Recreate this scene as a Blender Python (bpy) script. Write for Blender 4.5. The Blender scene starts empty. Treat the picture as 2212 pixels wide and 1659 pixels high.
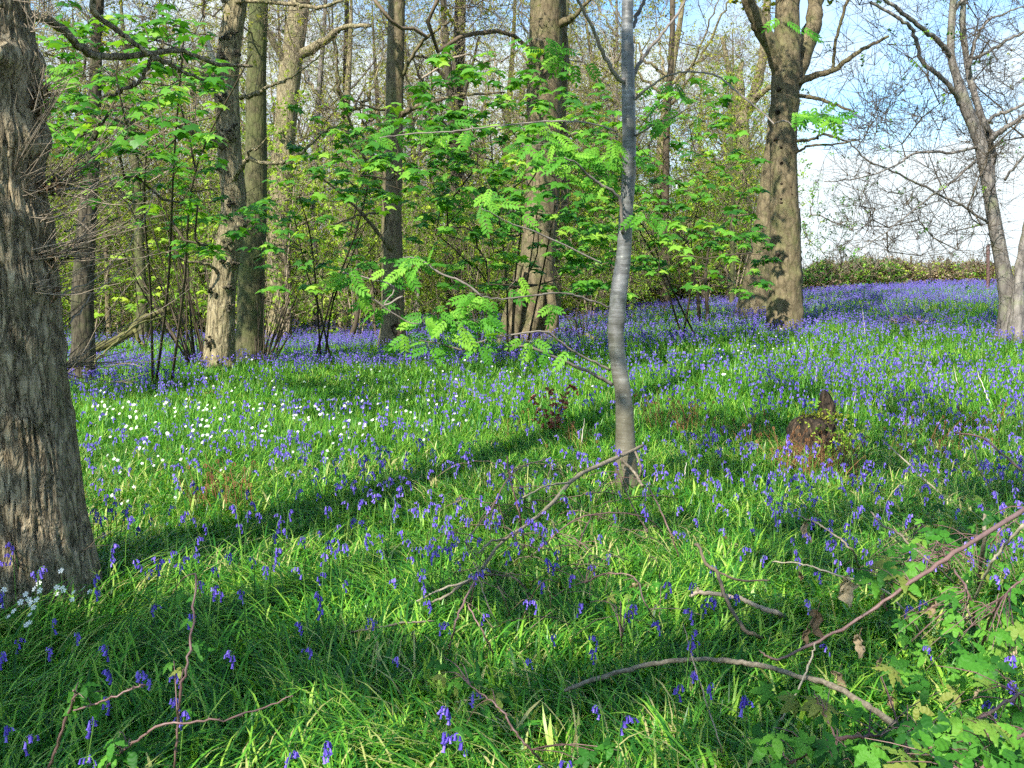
import bpy, math, random
import numpy as np
from math import sin, cos, pi, radians, atan, sqrt, tan
R = np.random.default_rng(7)
C = bpy.context.scene.collection
# ---------------------------------------------------------------- camera model (pixel units of a 2212 x 1659 view)
FP, CX, CY, HOR, EYE = 2218.0, 1106.0, 829.5, 640.0, 1.6
PIT = atan((CY - HOR) / FP)
SUN_EL, SUN_AZ = radians(41), radians(30)
TOSUN = np.array([-sin(SUN_AZ)*cos(SUN_EL), -cos(SUN_AZ)*cos(SUN_EL), sin(SUN_EL)])

# ---------------------------------------------------------------- noise
def _h(ix, iy, iz, seed):
    n = (ix*374761393 + iy*668265263 + iz*2147483647 + seed*1274126177) & 0xffffffff
    n = ((n ^ (n >> 13)) * 1274126177) & 0xffffffff
    n = ((n ^ (n >> 16)) * 2246822519) & 0xffffffff
    return ((n ^ (n >> 15)) & 0xffff) / 65535.0
def vnoise(P, seed=0):
    P = np.asarray(P, float); i = np.floor(P).astype(np.int64); f = P - i; f = f*f*(3-2*f)
    o = 0
    for dx in (0, 1):
        for dy in (0, 1):
            for dz in (0, 1):
                w = (f[:,0] if dx else 1-f[:,0])*(f[:,1] if dy else 1-f[:,1])*(f[:,2] if dz else 1-f[:,2])
                o = o + w*_h(i[:,0]+dx, i[:,1]+dy, i[:,2]+dz, seed)
    return o
def fbm(P, oc=3, seed=0):
    P = np.asarray(P, float); o = 0; a = .5; t = 0
    for k in range(oc):
        o = o + a*vnoise(P*2**k + 17.3*k, seed+k); t += a; a *= .5
    return o/t
def n2(x, y, s=1., seed=0, oc=3):
    x = np.atleast_1d(x); y = np.atleast_1d(y)
    return fbm(np.stack([x/s+100, y/s+100, np.zeros_like(x)+.5], 1), oc, seed)

# ---------------------------------------------------------------- terrain
def H(x, y):
    x = np.atleast_1d(np.asarray(x, float)); y = np.atleast_1d(np.asarray(y, float))
    t = np.clip((x/np.maximum(y, 4.) + .25)/.7, 0, 1); s = t*t*(3-2*t)
    u = np.clip((y-8)/38, 0, 1.0) + np.clip((y-46)/400, 0, .5)*.4
    z = 1.99*s*u
    z = z + .22*(n2(x, y, 5., 3)-.5) + .07*(n2(x, y, 1.1, 9)-.5)
    z = z + .16*np.exp(-((x+5.5)**2+(y-18.6)**2)/5)
    far = np.clip((y-60)/200, 0, 1)
    return z + far*2*(n2(x, y, 40., 5)-.5)
def h1(x, y): return float(H(x, y)[0])
def W(vx, vy, d):
    u = (np.asarray(vx, float)-CX)/FP; v = (CY-np.asarray(vy, float))/FP
    dy = cos(PIT)+v*sin(PIT); dz = -sin(PIT)+v*cos(PIT)
    k = d/dy
    return np.stack([u*k, np.zeros_like(u)+d, EYE+dz*k], -1)
def toV(P):
    P = np.asarray(P, float); x, y, z = P[..., 0], P[..., 1], P[..., 2]-EYE
    f = y*cos(PIT)-z*sin(PIT); up = y*sin(PIT)+z*cos(PIT)
    f = np.maximum(f, .01)
    return CX+FP*x/f, CY-FP*up/f
DG = np.geomspace(1.8, 140, 500)
def G(vx, vy):
    """ground point seen at a view pixel"""
    p = np.array([W(vx, vy, d) for d in DG])
    below = p[:,2] <= H(p[:,0], p[:,1])
    k = int(np.argmax(below)) if below.any() else len(DG)-1
    d = DG[k]; q = W(vx, vy, d); return np.array([q[0], d, h1(q[0], d)])

# ---------------------------------------------------------------- mesh accumulator
class MB:
    def __init__(s): s.v = []; s.f = []; s.r = []; s.n = 0
    def add(s, V, F, r=None):
        V = np.asarray(V, float).reshape(-1, 3)
        if not isinstance(F, (list, tuple)): F = [F]
        for f in F:
            f = np.asarray(f, np.int64)
            if f.size == 0: continue
            s.f.append(f + s.n)
            k = len(f)
            rr = np.full(k, R.random()) if r is None else (np.full(k, r) if np.isscalar(r) else np.asarray(r)[:k])
            s.r.append(rr)
        s.v.append(V); s.n += len(V)
    def mesh(s, name, smooth=True, origin=(0,0,0)):
        m = bpy.data.meshes.new(name)
        if not s.v: return m
        V = np.concatenate(s.v) - np.asarray(origin, float)
        m.vertices.add(len(V)); m.vertices.foreach_set('co', V.astype(np.float32).ravel())
        idx = np.concatenate([f.ravel() for f in s.f]); cnt = np.concatenate([np.full(len(f), f.shape[1]) for f in s.f])
        m.loops.add(len(idx)); m.loops.foreach_set('vertex_index', idx.astype(np.int32))
        m.polygons.add(len(cnt)); st = np.concatenate([[0], np.cumsum(cnt)[:-1]])
        m.polygons.foreach_set('loop_start', st.astype(np.int32))
        if smooth: m.polygons.foreach_set('use_smooth', np.ones(len(cnt), bool))
        a = m.attributes.new('rnd', 'FLOAT', 'FACE'); a.data.foreach_set('value', np.concatenate(s.r).astype(np.float32))
        m.update(calc_edges=True); return m

def catmull(P, n):
    P = np.asarray(P, float); k = len(P)
    if k < 3:
        t = np.linspace(0, 1, n)[:, None]; return P[0]*(1-t)+P[-1]*t
    Q = np.vstack([2*P[0]-P[1], P, 2*P[-1]-P[-2]])
    t = np.linspace(0, k-1-1e-6, n); i = t.astype(int); f = (t-i)[:, None]
    a, b, c, d = Q[i], Q[i+1], Q[i+2], Q[i+3]
    return .5*((2*b)+(-a+c)*f+(2*a-5*b+4*c-d)*f**2+(-a+3*b-3*c+d)*f**3)
def frames(P):
    T = np.gradient(P, axis=0); T /= np.linalg.norm(T, axis=1)[:, None]+1e-9
    m = T.mean(0); ref = np.array([0, 0, 1.]) if abs(m[2]) < .7*np.linalg.norm(m) else np.array([1., 0, 0])
    A = np.cross(T, ref); A /= np.linalg.norm(A, axis=1)[:, None]+1e-9
    B = np.cross(T, A); return T, A, B
def tube(P, r, k=6, cap=False):
    P = np.asarray(P, float); n = len(P); r = np.broadcast_to(np.asarray(r, float), (n,))
    T, A, B = frames(P); th = np.arange(k)*2*pi/k
    V = P[:, None]+(A[:, None]*np.cos(th)[None, :, None]+B[:, None]*np.sin(th)[None, :, None])*r[:, None, None]
    i = np.arange(n-1)[:, None]*k; j = np.arange(k)[None]; j2 = (j+1) % k
    F = np.stack([i+j, i+j2, i+k+j2, i+k+j], -1).reshape(-1, 4)
    V = V.reshape(-1, 3)
    if cap:
        V = np.vstack([V, P[-1]+T[-1]*r[-1]*.3, P[0]]); e = (n-1)*k
        c1 = np.stack([e+np.arange(k), e+(np.arange(k)+1) % k, np.full(k, n*k)], 1)
        c0 = np.stack([(np.arange(k)+1) % k, np.arange(k), np.full(k, n*k+1)], 1)
        return V, [F, np.vstack([c1, c0])]
    return V, [F]
def prisms(P0, P1, r0, r1, k=3):
    """many separate thin tapered segments at once"""
    N = len(P0); T = P1-P0; T = T/(np.linalg.norm(T, axis=1)[:, None]+1e-9)
    ref = np.where(np.abs(T[:, 2:3]) < .8, np.array([[0, 0, 1.]]), np.array([[1., 0, 0]]))
    A = np.cross(T, ref); A /= np.linalg.norm(A, axis=1)[:, None]+1e-9; B = np.cross(T, A)
    th = np.arange(k)*2*pi/k; c = A[:, None]*np.cos(th)[None, :, None]+B[:, None]*np.sin(th)[None, :, None]
    r0 = np.broadcast_to(r0, (N,)); r1 = np.broadcast_to(r1, (N,))
    V = np.concatenate([P0[:, None]+c*r0[:, None, None], P1[:, None]+c*r1[:, None, None]], 1).reshape(-1, 3)
    b = (np.arange(N)*2*k)[:, None]; j = np.arange(k)[None]; j2 = (j+1) % k
    return V, np.stack([b+j, b+j2, b+k+j2, b+k+j], -1).reshape(-1, 4)
def eulmat(rx, ry, rz):
    rx, ry, rz = np.broadcast_arrays(*[np.atleast_1d(np.asarray(a, float)) for a in (rx, ry, rz)])
    cx, sx, cy, sy, cz, sz = np.cos(rx), np.sin(rx), np.cos(ry), np.sin(ry), np.cos(rz), np.sin(rz)
    return np.stack([np.stack([cz*cy, cz*sy*sx-sz*cx, cz*sy*cx+sz*sx], -1),
                     np.stack([sz*cy, sz*sy*sx+cz*cx, sz*sy*cx-cz*sx], -1),
                     np.stack([-sy, cy*sx, cy*cx], -1)], -2)
def scatter(mb, tv, tf, pos, M, scl, rnd=None):
    """copies of a small template (tv, [tf...]) merged into mb"""
    N = len(pos)
    if N == 0: return
    V = np.einsum('nij,kj->nki', M, tv)*np.broadcast_to(scl, (N,))[:, None, None]+pos[:, None]
    rnd = R.random(N) if rnd is None else rnd
    base = mb.n; mb.v.append(V.reshape(-1, 3)); mb.n += N*len(tv)
    for f in tf:
        f = np.asarray(f); mb.f.append((f[None]+(np.arange(N)*len(tv))[:, None, None]).reshape(-1, f.shape[1])+base)
        mb.r.append(np.repeat(rnd, len(f)))

# ---------------------------------------------------------------- objects
def tag(o, label=None, cat=None, group=None, kind=None):
    if label: o['label'] = label
    if cat: o['category'] = cat
    if group: o['group'] = group
    if kind: o['kind'] = kind
    return o
def thing(name, label, cat, loc=(0,0,0), group=None):
    o = bpy.data.objects.new(name, None); o.empty_display_size = .2; C.objects.link(o); o.location = [float(a) for a in loc]
    return tag(o, label, cat, group)
def obj(name, mesh, mat, parent=None, label=None):
    if mesh.materials: pass
    elif mat is not None: mesh.materials.append(mat)
    o = bpy.data.objects.new(name, mesh); C.objects.link(o)
    if parent is not None: o.parent = parent
    if label: o['label'] = label
    return o
def dup(root, loc, rz=0, sc=1., label=None):
    r = root.copy(); C.objects.link(r); r.location = [float(a) for a in loc]; r.rotation_euler = (0, 0, rz)
    r.scale = (sc, sc, sc) if np.isscalar(sc) else sc
    if label: r['label'] = label
    for ch in list(root.children):
        c = ch.copy(); C.objects.link(c); c.parent = r
        for g in ch.children:
            q = g.copy(); C.objects.link(q); q.parent = c
    return r

# ---------------------------------------------------------------- materials
def newmat(name):
    m = bpy.data.materials.new(name); m.use_nodes = True; nt = m.node_tree; nt.nodes.clear()
    return m, nt
def N(nt, t, **kw):
    n = nt.nodes.new(t)
    for k, v in kw.items():
        if k.startswith('i_'):
            n.inputs[k[2:].replace('_', ' ')].default_value = v
        else: setattr(n, k, v)
    return n
def ramp(nt, stops, fac=None, interp='LINEAR'):
    n = nt.nodes.new('ShaderNodeValToRGB'); e = n.color_ramp.elements; n.color_ramp.interpolation = interp
    while len(e) > 1: e.remove(e[-1])
    e[0].position = stops[0][0]; e[0].color = (*stops[0][1], 1)
    for p, c in stops[1:]:
        q = e.new(p); q.color = (*c, 1)
    if fac is not None: nt.links.new(fac, n.inputs[0])
    return n
def leafmat(name, stops, trans=.35, rough=.45, spec=.4, nscale=1.2, namp=.35, tint=(1.25, 1.15, .5)):
    """leaf: per-leaf random colour + slow variation over the place; partly translucent"""
    m, nt = newmat(name); L = nt.links.new
    at = N(nt, 'ShaderNodeAttribute', attribute_name='rnd')
    geo = N(nt, 'ShaderNodeNewGeometry')
    no = N(nt, 'ShaderNodeTexNoise', i_Scale=nscale, i_Detail=2.0); L(geo.outputs['Position'], no.inputs['Vector'])
    ma = N(nt, 'ShaderNodeMath', operation='MULTIPLY_ADD'); ma.inputs[1].default_value = namp*2; ma.inputs[2].default_value = -namp
    L(no.outputs[0], ma.inputs[0])
    ad = N(nt, 'ShaderNodeMath', operation='ADD', use_clamp=True); L(at.outputs['Fac'], ad.inputs[0]); L(ma.outputs[0], ad.inputs[1])
    r = ramp(nt, stops, ad.outputs[0])
    p = N(nt, 'ShaderNodeBsdfPrincipled', i_Roughness=rough); p.inputs['Specular IOR Level'].default_value = spec
    L(r.outputs[0], p.inputs['Base Color'])
    tl = N(nt, 'ShaderNodeBsdfTranslucent')
    mm = N(nt, 'ShaderNodeMix', data_type='RGBA', blend_type='MULTIPLY'); mm.inputs[0].default_value = 1
    L(r.outputs[0], mm.inputs[6]); mm.inputs[7].default_value = (*[t*1.15 for t in tint], 1); L(mm.outputs[2], tl.inputs[0])
    mx = N(nt, 'ShaderNodeMixShader'); mx.inputs[0].default_value = trans
    L(p.outputs[0], mx.inputs[1]); L(tl.outputs[0], mx.inputs[2])
    o = N(nt, 'ShaderNodeOutputMaterial'); L(mx.outputs[0], o.inputs[0]); return m
def barkmat(name, dark, mid, light, moss=None, scale=(9, 9, 2.2), crack=.5, rough=.9, bump=.02, mossamt=.5, ridged=False):
    m, nt = newmat(name); L = nt.links.new
    tc = N(nt, 'ShaderNodeTexCoord')
    mp = N(nt, 'ShaderNodeMapping'); mp.inputs['Scale'].default_value = scale; L(tc.outputs['Object'], mp.inputs[0])
    nz = N(nt, 'ShaderNodeTexNoise', i_Scale=1.6, i_Detail=5.0, i_Roughness=.65); L(mp.outputs[0], nz.inputs['Vector'])
    wa = N(nt, 'ShaderNodeMix', data_type='RGBA', blend_type='LINEAR_LIGHT'); wa.inputs[0].default_value = .25
    L(mp.outputs[0], wa.inputs[6]); L(nz.outputs['Color'], wa.inputs[7])
    vo = N(nt, 'ShaderNodeTexVoronoi', feature='DISTANCE_TO_EDGE', i_Scale=1.0); L(wa.outputs[2], vo.inputs['Vector'])
    cr = ramp(nt, [(0, (0, 0, 0)), (.10, (.55, .55, .55)), (.32, (1, 1, 1))], vo.outputs[0])
    if ridged:
        rn = N(nt, 'ShaderNodeTexNoise', i_Scale=1.0, i_Detail=4.0, i_Roughness=.55, i_Distortion=.5); L(mp.outputs[0], rn.inputs['Vector'])
        s1 = N(nt, 'ShaderNodeMath', operation='SUBTRACT'); L(rn.outputs[0], s1.inputs[0]); s1.inputs[1].default_value = .5
        s2 = N(nt, 'ShaderNodeMath', operation='ABSOLUTE'); L(s1.outputs[0], s2.inputs[0])
        s3 = N(nt, 'ShaderNodeMath', operation='MULTIPLY_ADD'); L(vo.outputs[0], s3.inputs[0]); s3.inputs[1].default_value = .10; L(s2.outputs[0], s3.inputs[2])
        cr = ramp(nt, [(0, (0, 0, 0)), (.035, (.45, .45, .45)), (.13, (1, 1, 1))], s3.outputs[0])
    base = ramp(nt, [(.25, dark), (.5, mid), (.78, light)], nz.outputs[0])
    dk = N(nt, 'ShaderNodeMix', data_type='RGBA', blend_type='MULTIPLY'); dk.inputs[0].default_value = crack
    L(base.outputs[0], dk.inputs[6]); L(cr.outputs[0], dk.inputs[7])
    col = dk.outputs[2]
    n3 = N(nt, 'ShaderNodeTexNoise', i_Scale=2.3, i_Detail=6.0, i_Roughness=.7); L(tc.outputs['Object'], n3.inputs['Vector'])
    if moss is not None:
        r3 = ramp(nt, [(.62-.3*mossamt, (0, 0, 0)), (.85-.2*mossamt, (1, 1, 1))], n3.outputs[0])
        mz = N(nt, 'ShaderNodeMix', data_type='RGBA'); L(r3.outputs[0], mz.inputs[0]); L(col, mz.inputs[6]); mz.inputs[7].default_value = (*moss, 1); col = mz.outputs[2]
    # pale lichen flecks
    n4 = N(nt, 'ShaderNodeTexNoise', i_Scale=26.0, i_Detail=4.0); L(tc.outputs['Object'], n4.inputs['Vector'])
    r4 = ramp(nt, [(.60, (0, 0, 0)), (.72, (.55, .55, .55))], n4.outputs[0])
    ml = N(nt, 'ShaderNodeMix', data_type='RGBA'); L(r4.outputs[0], ml.inputs[0]); L(col, ml.inputs[6]); ml.inputs[7].default_value = (*[min(1, c*1.25) for c in light], 1); col = ml.outputs[2]
    p = N(nt, 'ShaderNodeBsdfPrincipled', i_Roughness=rough); p.inputs['Specular IOR Level'].default_value = .25
    L(col, p.inputs['Base Color'])
    hm = N(nt, 'ShaderNodeMath', operation='MULTIPLY_ADD'); L(nz.outputs[0], hm.inputs[0]); hm.inputs[1].default_value = .6; L(cr.outputs[0], hm.inputs[2])
    bp = N(nt, 'ShaderNodeBump', i_Strength=1.0, i_Distance=bump); L(hm.outputs[0], bp.inputs['Height']); L(bp.outputs[0], p.inputs['Normal'])
    o = N(nt, 'ShaderNodeOutputMaterial'); L(p.outputs[0], o.inputs[0]); return m
def plainmat(name, a, b, rough=.8, scale=8., spec=.25):
    """two-tone mottled surface, plus per-face random"""
    m, nt = newmat(name); L = nt.links.new
    tc = N(nt, 'ShaderNodeTexCoord'); nz = N(nt, 'ShaderNodeTexNoise', i_Scale=scale, i_Detail=4.0); L(tc.outputs['Object'], nz.inputs['Vector'])
    at = N(nt, 'ShaderNodeAttribute', attribute_name='rnd')
    ma = N(nt, 'ShaderNodeMath', operation='MULTIPLY_ADD'); ma.inputs[1].default_value = .6; L(at.outputs['Fac'], ma.inputs[0]); L(nz.outputs[0], ma.inputs[2])
    r = ramp(nt, [(.4, a), (1.0, b)], ma.outputs[0])
    p = N(nt, 'ShaderNodeBsdfPrincipled', i_Roughness=rough); p.inputs['Specular IOR Level'].default_value = spec
    L(r.outputs[0], p.inputs['Base Color'])
    bp = N(nt, 'ShaderNodeBump', i_Strength=.5, i_Distance=.004); L(nz.outputs[0], bp.inputs['Height']); L(bp.outputs[0], p.inputs['Normal'])
    o = N(nt, 'ShaderNodeOutputMaterial'); L(p.outputs[0], o.inputs[0]); return m

M = {}
M['grass'] = leafmat('grass_blades', [(0, (.012, .075, .008)), (.30, (.040, .19, .016)), (.64, (.115, .33, .026)), (.90, (.28, .48, .045)), (1, (.46, .41, .17))], .38, .42, .38, .45, .25)
M['sycamore'] = leafmat('sycamore_leaf', [(0, (.020, .10, .012)), (.4, (.055, .20, .018)), (.70, (.13, .33, .03)), (1, (.32, .50, .055))], .42, .5, .35, .5, .35)
M['rowan'] = leafmat('rowan_leaf', [(0, (.04, .17, .015)), (.5, (.085, .28, .022)), (1, (.22, .43, .04))], .42, .6, .2, 1., .25)
M['bramble'] = leafmat('bramble_leaf', [(0, (.014, .075, .010)), (.45, (.045, .17, .015)), (.85, (.10, .26, .025)), (1, (.17, .20, .04))], .30, .55, .2, 3., .3)
M['thicket'] = leafmat('thicket_leaf', [(0, (.09, .21, .02)), (.5, (.22, .38, .03)), (1, (.42, .52, .06))], .45, .6, .2, .12, .35)
M['olive'] = leafmat('budding_leaf', [(0, (.15, .18, .02)), (.5, (.27, .31, .03)), (1, (.40, .40, .05))], .4, .6, .2, .2, .3)
M['bell'] = leafmat('bluebell_petal', [(0, (.055, .032, .28)), (.5, (.125, .075, .50)), (1, (.30, .20, .74))], .30, .5, .3, .8, .4, (1.1, 1.0, 1.1))
M['petal'] = leafmat('white_petal', [(0, (.74, .76, .70)), (1, (.86, .86, .82))], .25, .5, .3, .6, .1, (1, 1, 1))
M['stalk'] = leafmat('green_stalk', [(0, (.05, .15, .02)), (1, (.13, .26, .04))], .2, .5, .3, 1., .2)
M['dryleaf'] = leafmat('dry_leaf', [(0, (.09, .055, .03)), (.5, (.20, .14, .08)), (1, (.44, .35, .22))], .2, .8, .2, 1., .2, (1.1, .9, .7))
M['copper'] = leafmat('copper_leaf', [(0, (.13, .035, .02)), (.6, (.28, .085, .045)), (1, (.45, .20, .12))], .25, .6, .3, 1., .2, (1.2, .8, .6))
M['bracken'] = plainmat('dead_bracken', (.07, .028, .012), (.24, .115, .045))
M['oak_fg'] = barkmat('foreground_oak_bark', (.15, .112, .062), (.29, .228, .138), (.42, .345, .225), (.13, .13, .055), (20, 20, 6), .66, .9, .022, .30, True)
M['oak'] = barkmat('oak_bark', (.11, .086, .046), (.25, .205, .115), (.40, .345, .21), (.13, .14, .045), (13, 13, 2.8), .6, .9, .02, .4, True)
M['mossy'] = barkmat('mossy_bark', (.045, .038, .02), (.095, .085, .042), (.16, .145, .07), (.08, .10, .028), (9, 9, 3), .4, .9, .01, .8)
M['beech'] = barkmat('smooth_bark', (.07, .052, .029), (.15, .118, .066), (.25, .20, .12), (.11, .12, .04), (6, 6, 2.5), .4, .85, .01, .5)
M['dark'] = barkmat('dark_bark', (.035, .03, .02), (.075, .062, .04), (.13, .11, .07), (.06, .075, .025), (10, 10, 3), .6, .9, .015, .4)
M['greybark'] = barkmat('grey_bark', (.08, .07, .065), (.17, .15, .13), (.28, .255, .22), (.15, .17, .08), (7, 7, 2), .45, .8, .012, .3)
M['twig'] = plainmat('twig_bark', (.055, .040, .026), (.17, .13, .085))
M['twigdark'] = plainmat('dark_twig_bark', (.028, .022, .014), (.085, .065, .04))
M['twigpale'] = plainmat('pale_twig_bark', (.11, .09, .06), (.31, .265, .19), .85, 60.)
M['bough'] = plainmat('weathered_bough', (.085, .068, .045), (.30, .255, .185), .9, 55.)
M['shoot'] = plainmat('oak_shoot_bark', (.05, .04, .026), (.26, .21, .15))
M['rowanlimb'] = plainmat('rowan_limb_bark', (.06, .05, .04), (.20, .17, .14))
M['twigfar'] = plainmat('sunlit_twig_bark', (.11, .085, .055), (.29, .23, .16))  # twig bark made paler: sunlight on the far twigs put into the colour
M['twigred'] = plainmat('reddish_bramble_stem', (.05, .022, .022), (.17, .10, .085), .5, 20., .4)
M['mossstem'] = plainmat('green_brown_stem', (.07, .065, .02), (.16, .15, .05))
M['deadwood'] = plainmat('bare_dead_wood', (.34, .30, .22), (.62, .56, .44))
M['rot'] = barkmat('rotten_wood', (.012, .010, .008), (.045, .032, .020), (.16, .105, .06), (.08, .09, .02), (14, 14, 5), .7, .95, .02, .2)
# silver rowan bark
def silver():
    m, nt = newmat('silver_rowan_bark'); L = nt.links.new
    tc = N(nt, 'ShaderNodeTexCoord')
    mp = N(nt, 'ShaderNodeMapping'); mp.inputs['Scale'].default_value = (5, 5, 38); L(tc.outputs['Object'], mp.inputs[0])
    nz = N(nt, 'ShaderNodeTexNoise', i_Scale=1.0, i_Detail=5.0, i_Roughness=.6); L(mp.outputs[0], nz.inputs['Vector'])
    n2_ = N(nt, 'ShaderNodeTexNoise', i_Scale=5.0, i_Detail=6.0, i_Roughness=.7); L(tc.outputs['Object'], n2_.inputs['Vector'])
    ad = N(nt, 'ShaderNodeMath', operation='MULTIPLY_ADD'); L(nz.outputs[0], ad.inputs[0]); ad.inputs[1].default_value = .45
    sc = N(nt, 'ShaderNodeMath', operation='MULTIPLY'); L(n2_.outputs[0], sc.inputs[0]); sc.inputs[1].default_value = .6; L(sc.outputs[0], ad.inputs[2])
    r = ramp(nt, [(.36, (.045, .043, .036)), (.47, (.085, .083, .078)), (.58, (.145, .145, .14)), (.67, (.25, .25, .24)), (.76, (.55, .55, .52))], ad.outputs[0])
    vs = N(nt, 'ShaderNodeTexVoronoi', i_Scale=14.0); L(tc.outputs['Object'], vs.inputs['Vector'])
    rs = ramp(nt, [(.05, (1, 1, 1)), (.12, (0, 0, 0))], vs.outputs[0])
    ls = N(nt, 'ShaderNodeMix', data_type='RGBA'); L(rs.outputs[0], ls.inputs[0]); L(r.outputs[0], ls.inputs[6]); ls.inputs[7].default_value = (.42, .43, .38, 1)
    n5 = N(nt, 'ShaderNodeTexNoise', i_Scale=2.2, i_Detail=5.0, i_Roughness=.7); L(tc.outputs['Object'], n5.inputs['Vector'])
    r5 = ramp(nt, [(.40, (.42, .44, .36)), (.56, (1, 1, 1))], n5.outputs[0])
    l5 = N(nt, 'ShaderNodeMix', data_type='RGBA', blend_type='MULTIPLY'); l5.inputs[0].default_value = 1; L(ls.outputs[2], l5.inputs[6]); L(r5.outputs[0], l5.inputs[7])
    # the foot of the stem is browner and mossier
    sx = N(nt, 'ShaderNodeSeparateXYZ'); L(tc.outputs['Object'], sx.inputs[0])
    mr = N(nt, 'ShaderNodeMapRange'); mr.inputs[1].default_value = .2; mr.inputs[2].default_value = 1.5; L(sx.outputs[2], mr.inputs[0])
    mx = N(nt, 'ShaderNodeMix', data_type='RGBA'); L(mr.outputs[0], mx.inputs[0]); 
    b = ramp(nt, [(.3, (.06, .05, .025)), (.7, (.16, .14, .09))], n2_.outputs[0]); L(b.outputs[0], mx.inputs[6]); L(l5.outputs[2], mx.inputs[7])
    p = N(nt, 'ShaderNodeBsdfPrincipled', i_Roughness=.42); p.inputs['Specular IOR Level'].default_value = .55
    L(mx.outputs[2], p.inputs['Base Color'])
    bp = N(nt, 'ShaderNodeBump', i_Strength=.9, i_Distance=.008); L(ad.outputs[0], bp.inputs['Height']); L(bp.outputs[0], p.inputs['Normal'])
    o = N(nt, 'ShaderNodeOutputMaterial'); L(p.outputs[0], o.inputs[0]); return m
M['silver'] = silver()
def groundmat():
    m, nt = newmat('woodland_soil'); L = nt.links.new
    g = N(nt, 'ShaderNodeNewGeometry')
    a = N(nt, 'ShaderNodeTexNoise', i_Scale=.5, i_Detail=6.0, i_Roughness=.7); L(g.outputs['Position'], a.inputs['Vector'])
    b = N(nt, 'ShaderNodeTexNoise', i_Scale=22.0, i_Detail=5.0); L(g.outputs['Position'], b.inputs['Vector'])
    r1 = ramp(nt, [(.3, (.035, .06, .012)), (.55, (.075, .105, .022)), (.75, (.13, .10, .05))], a.outputs[0])
    r2 = ramp(nt, [(.3, (.35, .35, .35)), (.7, (1.3, 1.3, 1.3))], b.outputs[0])
    mm = N(nt, 'ShaderNodeMix', data_type='RGBA', blend_type='MULTIPLY'); mm.inputs[0].default_value = 1; L(r1.outputs[0], mm.inputs[6]); L(r2.outputs[0], mm.inputs[7])
    p = N(nt, 'ShaderNodeBsdfPrincipled', i_Roughness=.95); L(mm.outputs[2], p.inputs['Base Color'])
    bp = N(nt, 'ShaderNodeBump', i_Strength=.8, i_Distance=.04); L(b.outputs[0], bp.inputs['Height']); L(bp.outputs[0], p.inputs['Normal'])
    o = N(nt, 'ShaderNodeOutputMaterial'); L(p.outputs[0], o.inputs[0]); return m
M['ground'] = groundmat()
# ---------------------------------------------------------------- leaf templates (unit: width about 1, +Y along the leaf, Z up)
def sycamore_leaf():
    ang = [-150, -118, -95, -72, -52, -38, -20, 0, 20, 38, 52, 72, 95, 118, 150]
    rad = [.28, .50, .36, .60, .42, .36, .44, .74, .44, .36, .42, .60, .36, .50, .28]
    v = [(0, 0, 0)]
    for a, r in zip(ang, rad):
        x, y = r*sin(radians(a)), r*cos(radians(a)); v.append((x, y, -.28*(r**2)-.12*abs(x)))
    return np.array(v), [np.array([(0, i+1, i) for i in range(1, len(ang))])]
def leaflet(w=.3, droop=.15, n=4):
    v = []; 
    for i in range(n+1):
        t = i/n; ww = w*sin(pi*min(1, t*.93+.04))**.8; z = -droop*t*t
        v += [(-ww/2, t, z+.10*ww), (0, t, z-.0), (ww/2, t, z+.10*ww)]
    f = []
    for i in range(n):
        a = i*3; f += [(a, a+1, a+4, a+3), (a+1, a+2, a+5, a+4)]
    return np.array(v), np.array(f)
def rowan_leaf(pairs=5):
    lv, lf = leaflet(.46, .25, 3); V = []; F = []; n = 0
    def put(o, rz, s):
        nonlocal n
        m = eulmat(0, 0, rz)[0]; V.append((lv@m.T)*s+o); F.append(lf+n); n += len(lv)
    for i in range(pairs):
        t = .16+.74*i/pairs; s = .33*(1-.25*abs(t-.55)/.5); z = -.28*t*t
        for sg in (-1, 1): put(np.array([0, t, z]), sg*radians(62-12*t), s)
    put(np.array([0, .88, -.25]), 0, .27)
    V = np.concatenate(V); st = np.array([(-.006, 0, 0), (.006, 0, 0), (.004, .45, -.06), (-.004, .45, -.06), (.003, .95, -.26), (-.003, .95, -.26)])
    F = np.concatenate(F+[np.array([(0, 1, 2, 3), (3, 2, 4, 5)])+n]); return np.vstack([V, st]), [F]
def bramble_leaflet(n=14, w=.60):
    v = []; f = []
    for i in range(n+1):
        t = i/n; ww = w*(sin(pi*min(1, t*.9+.05))**.75)*(1-.35*t)*(1+(.06 if i % 2 else -.05)); z = -.22*t*t
        for k, s in enumerate((-1, -.5, 0, .5, 1)):
            pl = .030*(1 if ((i+abs(int(s*2)))//2) % 2 else -1)*(1 if s else -.6)
            v.append((s*ww/2, t-.10*abs(s), z+.16*ww*abs(s)+pl-.05*abs(s)**2))
    for i in range(n):
        for k in range(4):
            a = i*5+k; f.append((a, a+1, a+6, a+5))
    return np.array(v), np.array(f)
def bramble_leaf(five=False):
    lv, lf = bramble_leaflet(); V = []; F = []; n = 0
    spec = [(0, .58, 0., .70), (78, .48, 0, .42), (-78, .48, 0, .42)]
    if five: spec = [(0, .60, 0, .60), (58, .52, 0, .42), (-58, .52, 0, .42), (118, .38, 0, .34), (-118, .38, 0, .34)]
    for a, s, _, off in spec:
        m = eulmat(radians(-12), 0, radians(a))[0]
        o = np.array([-sin(radians(a))*.07, .34+.07*cos(radians(a)) + (.06 if a == 0 else 0), .0])
        V.append((lv@m.T)*s+o); F.append(lf+n); n += len(lv)
    st = np.array([(-.010, 0, -.05), (.010, 0, -.05), (.008, .42, 0), (-.008, .42, 0)]); F.append(np.array([(0, 1, 2, 3)])+n)
    return np.vstack(V+[st]), [np.concatenate(F)]
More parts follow.
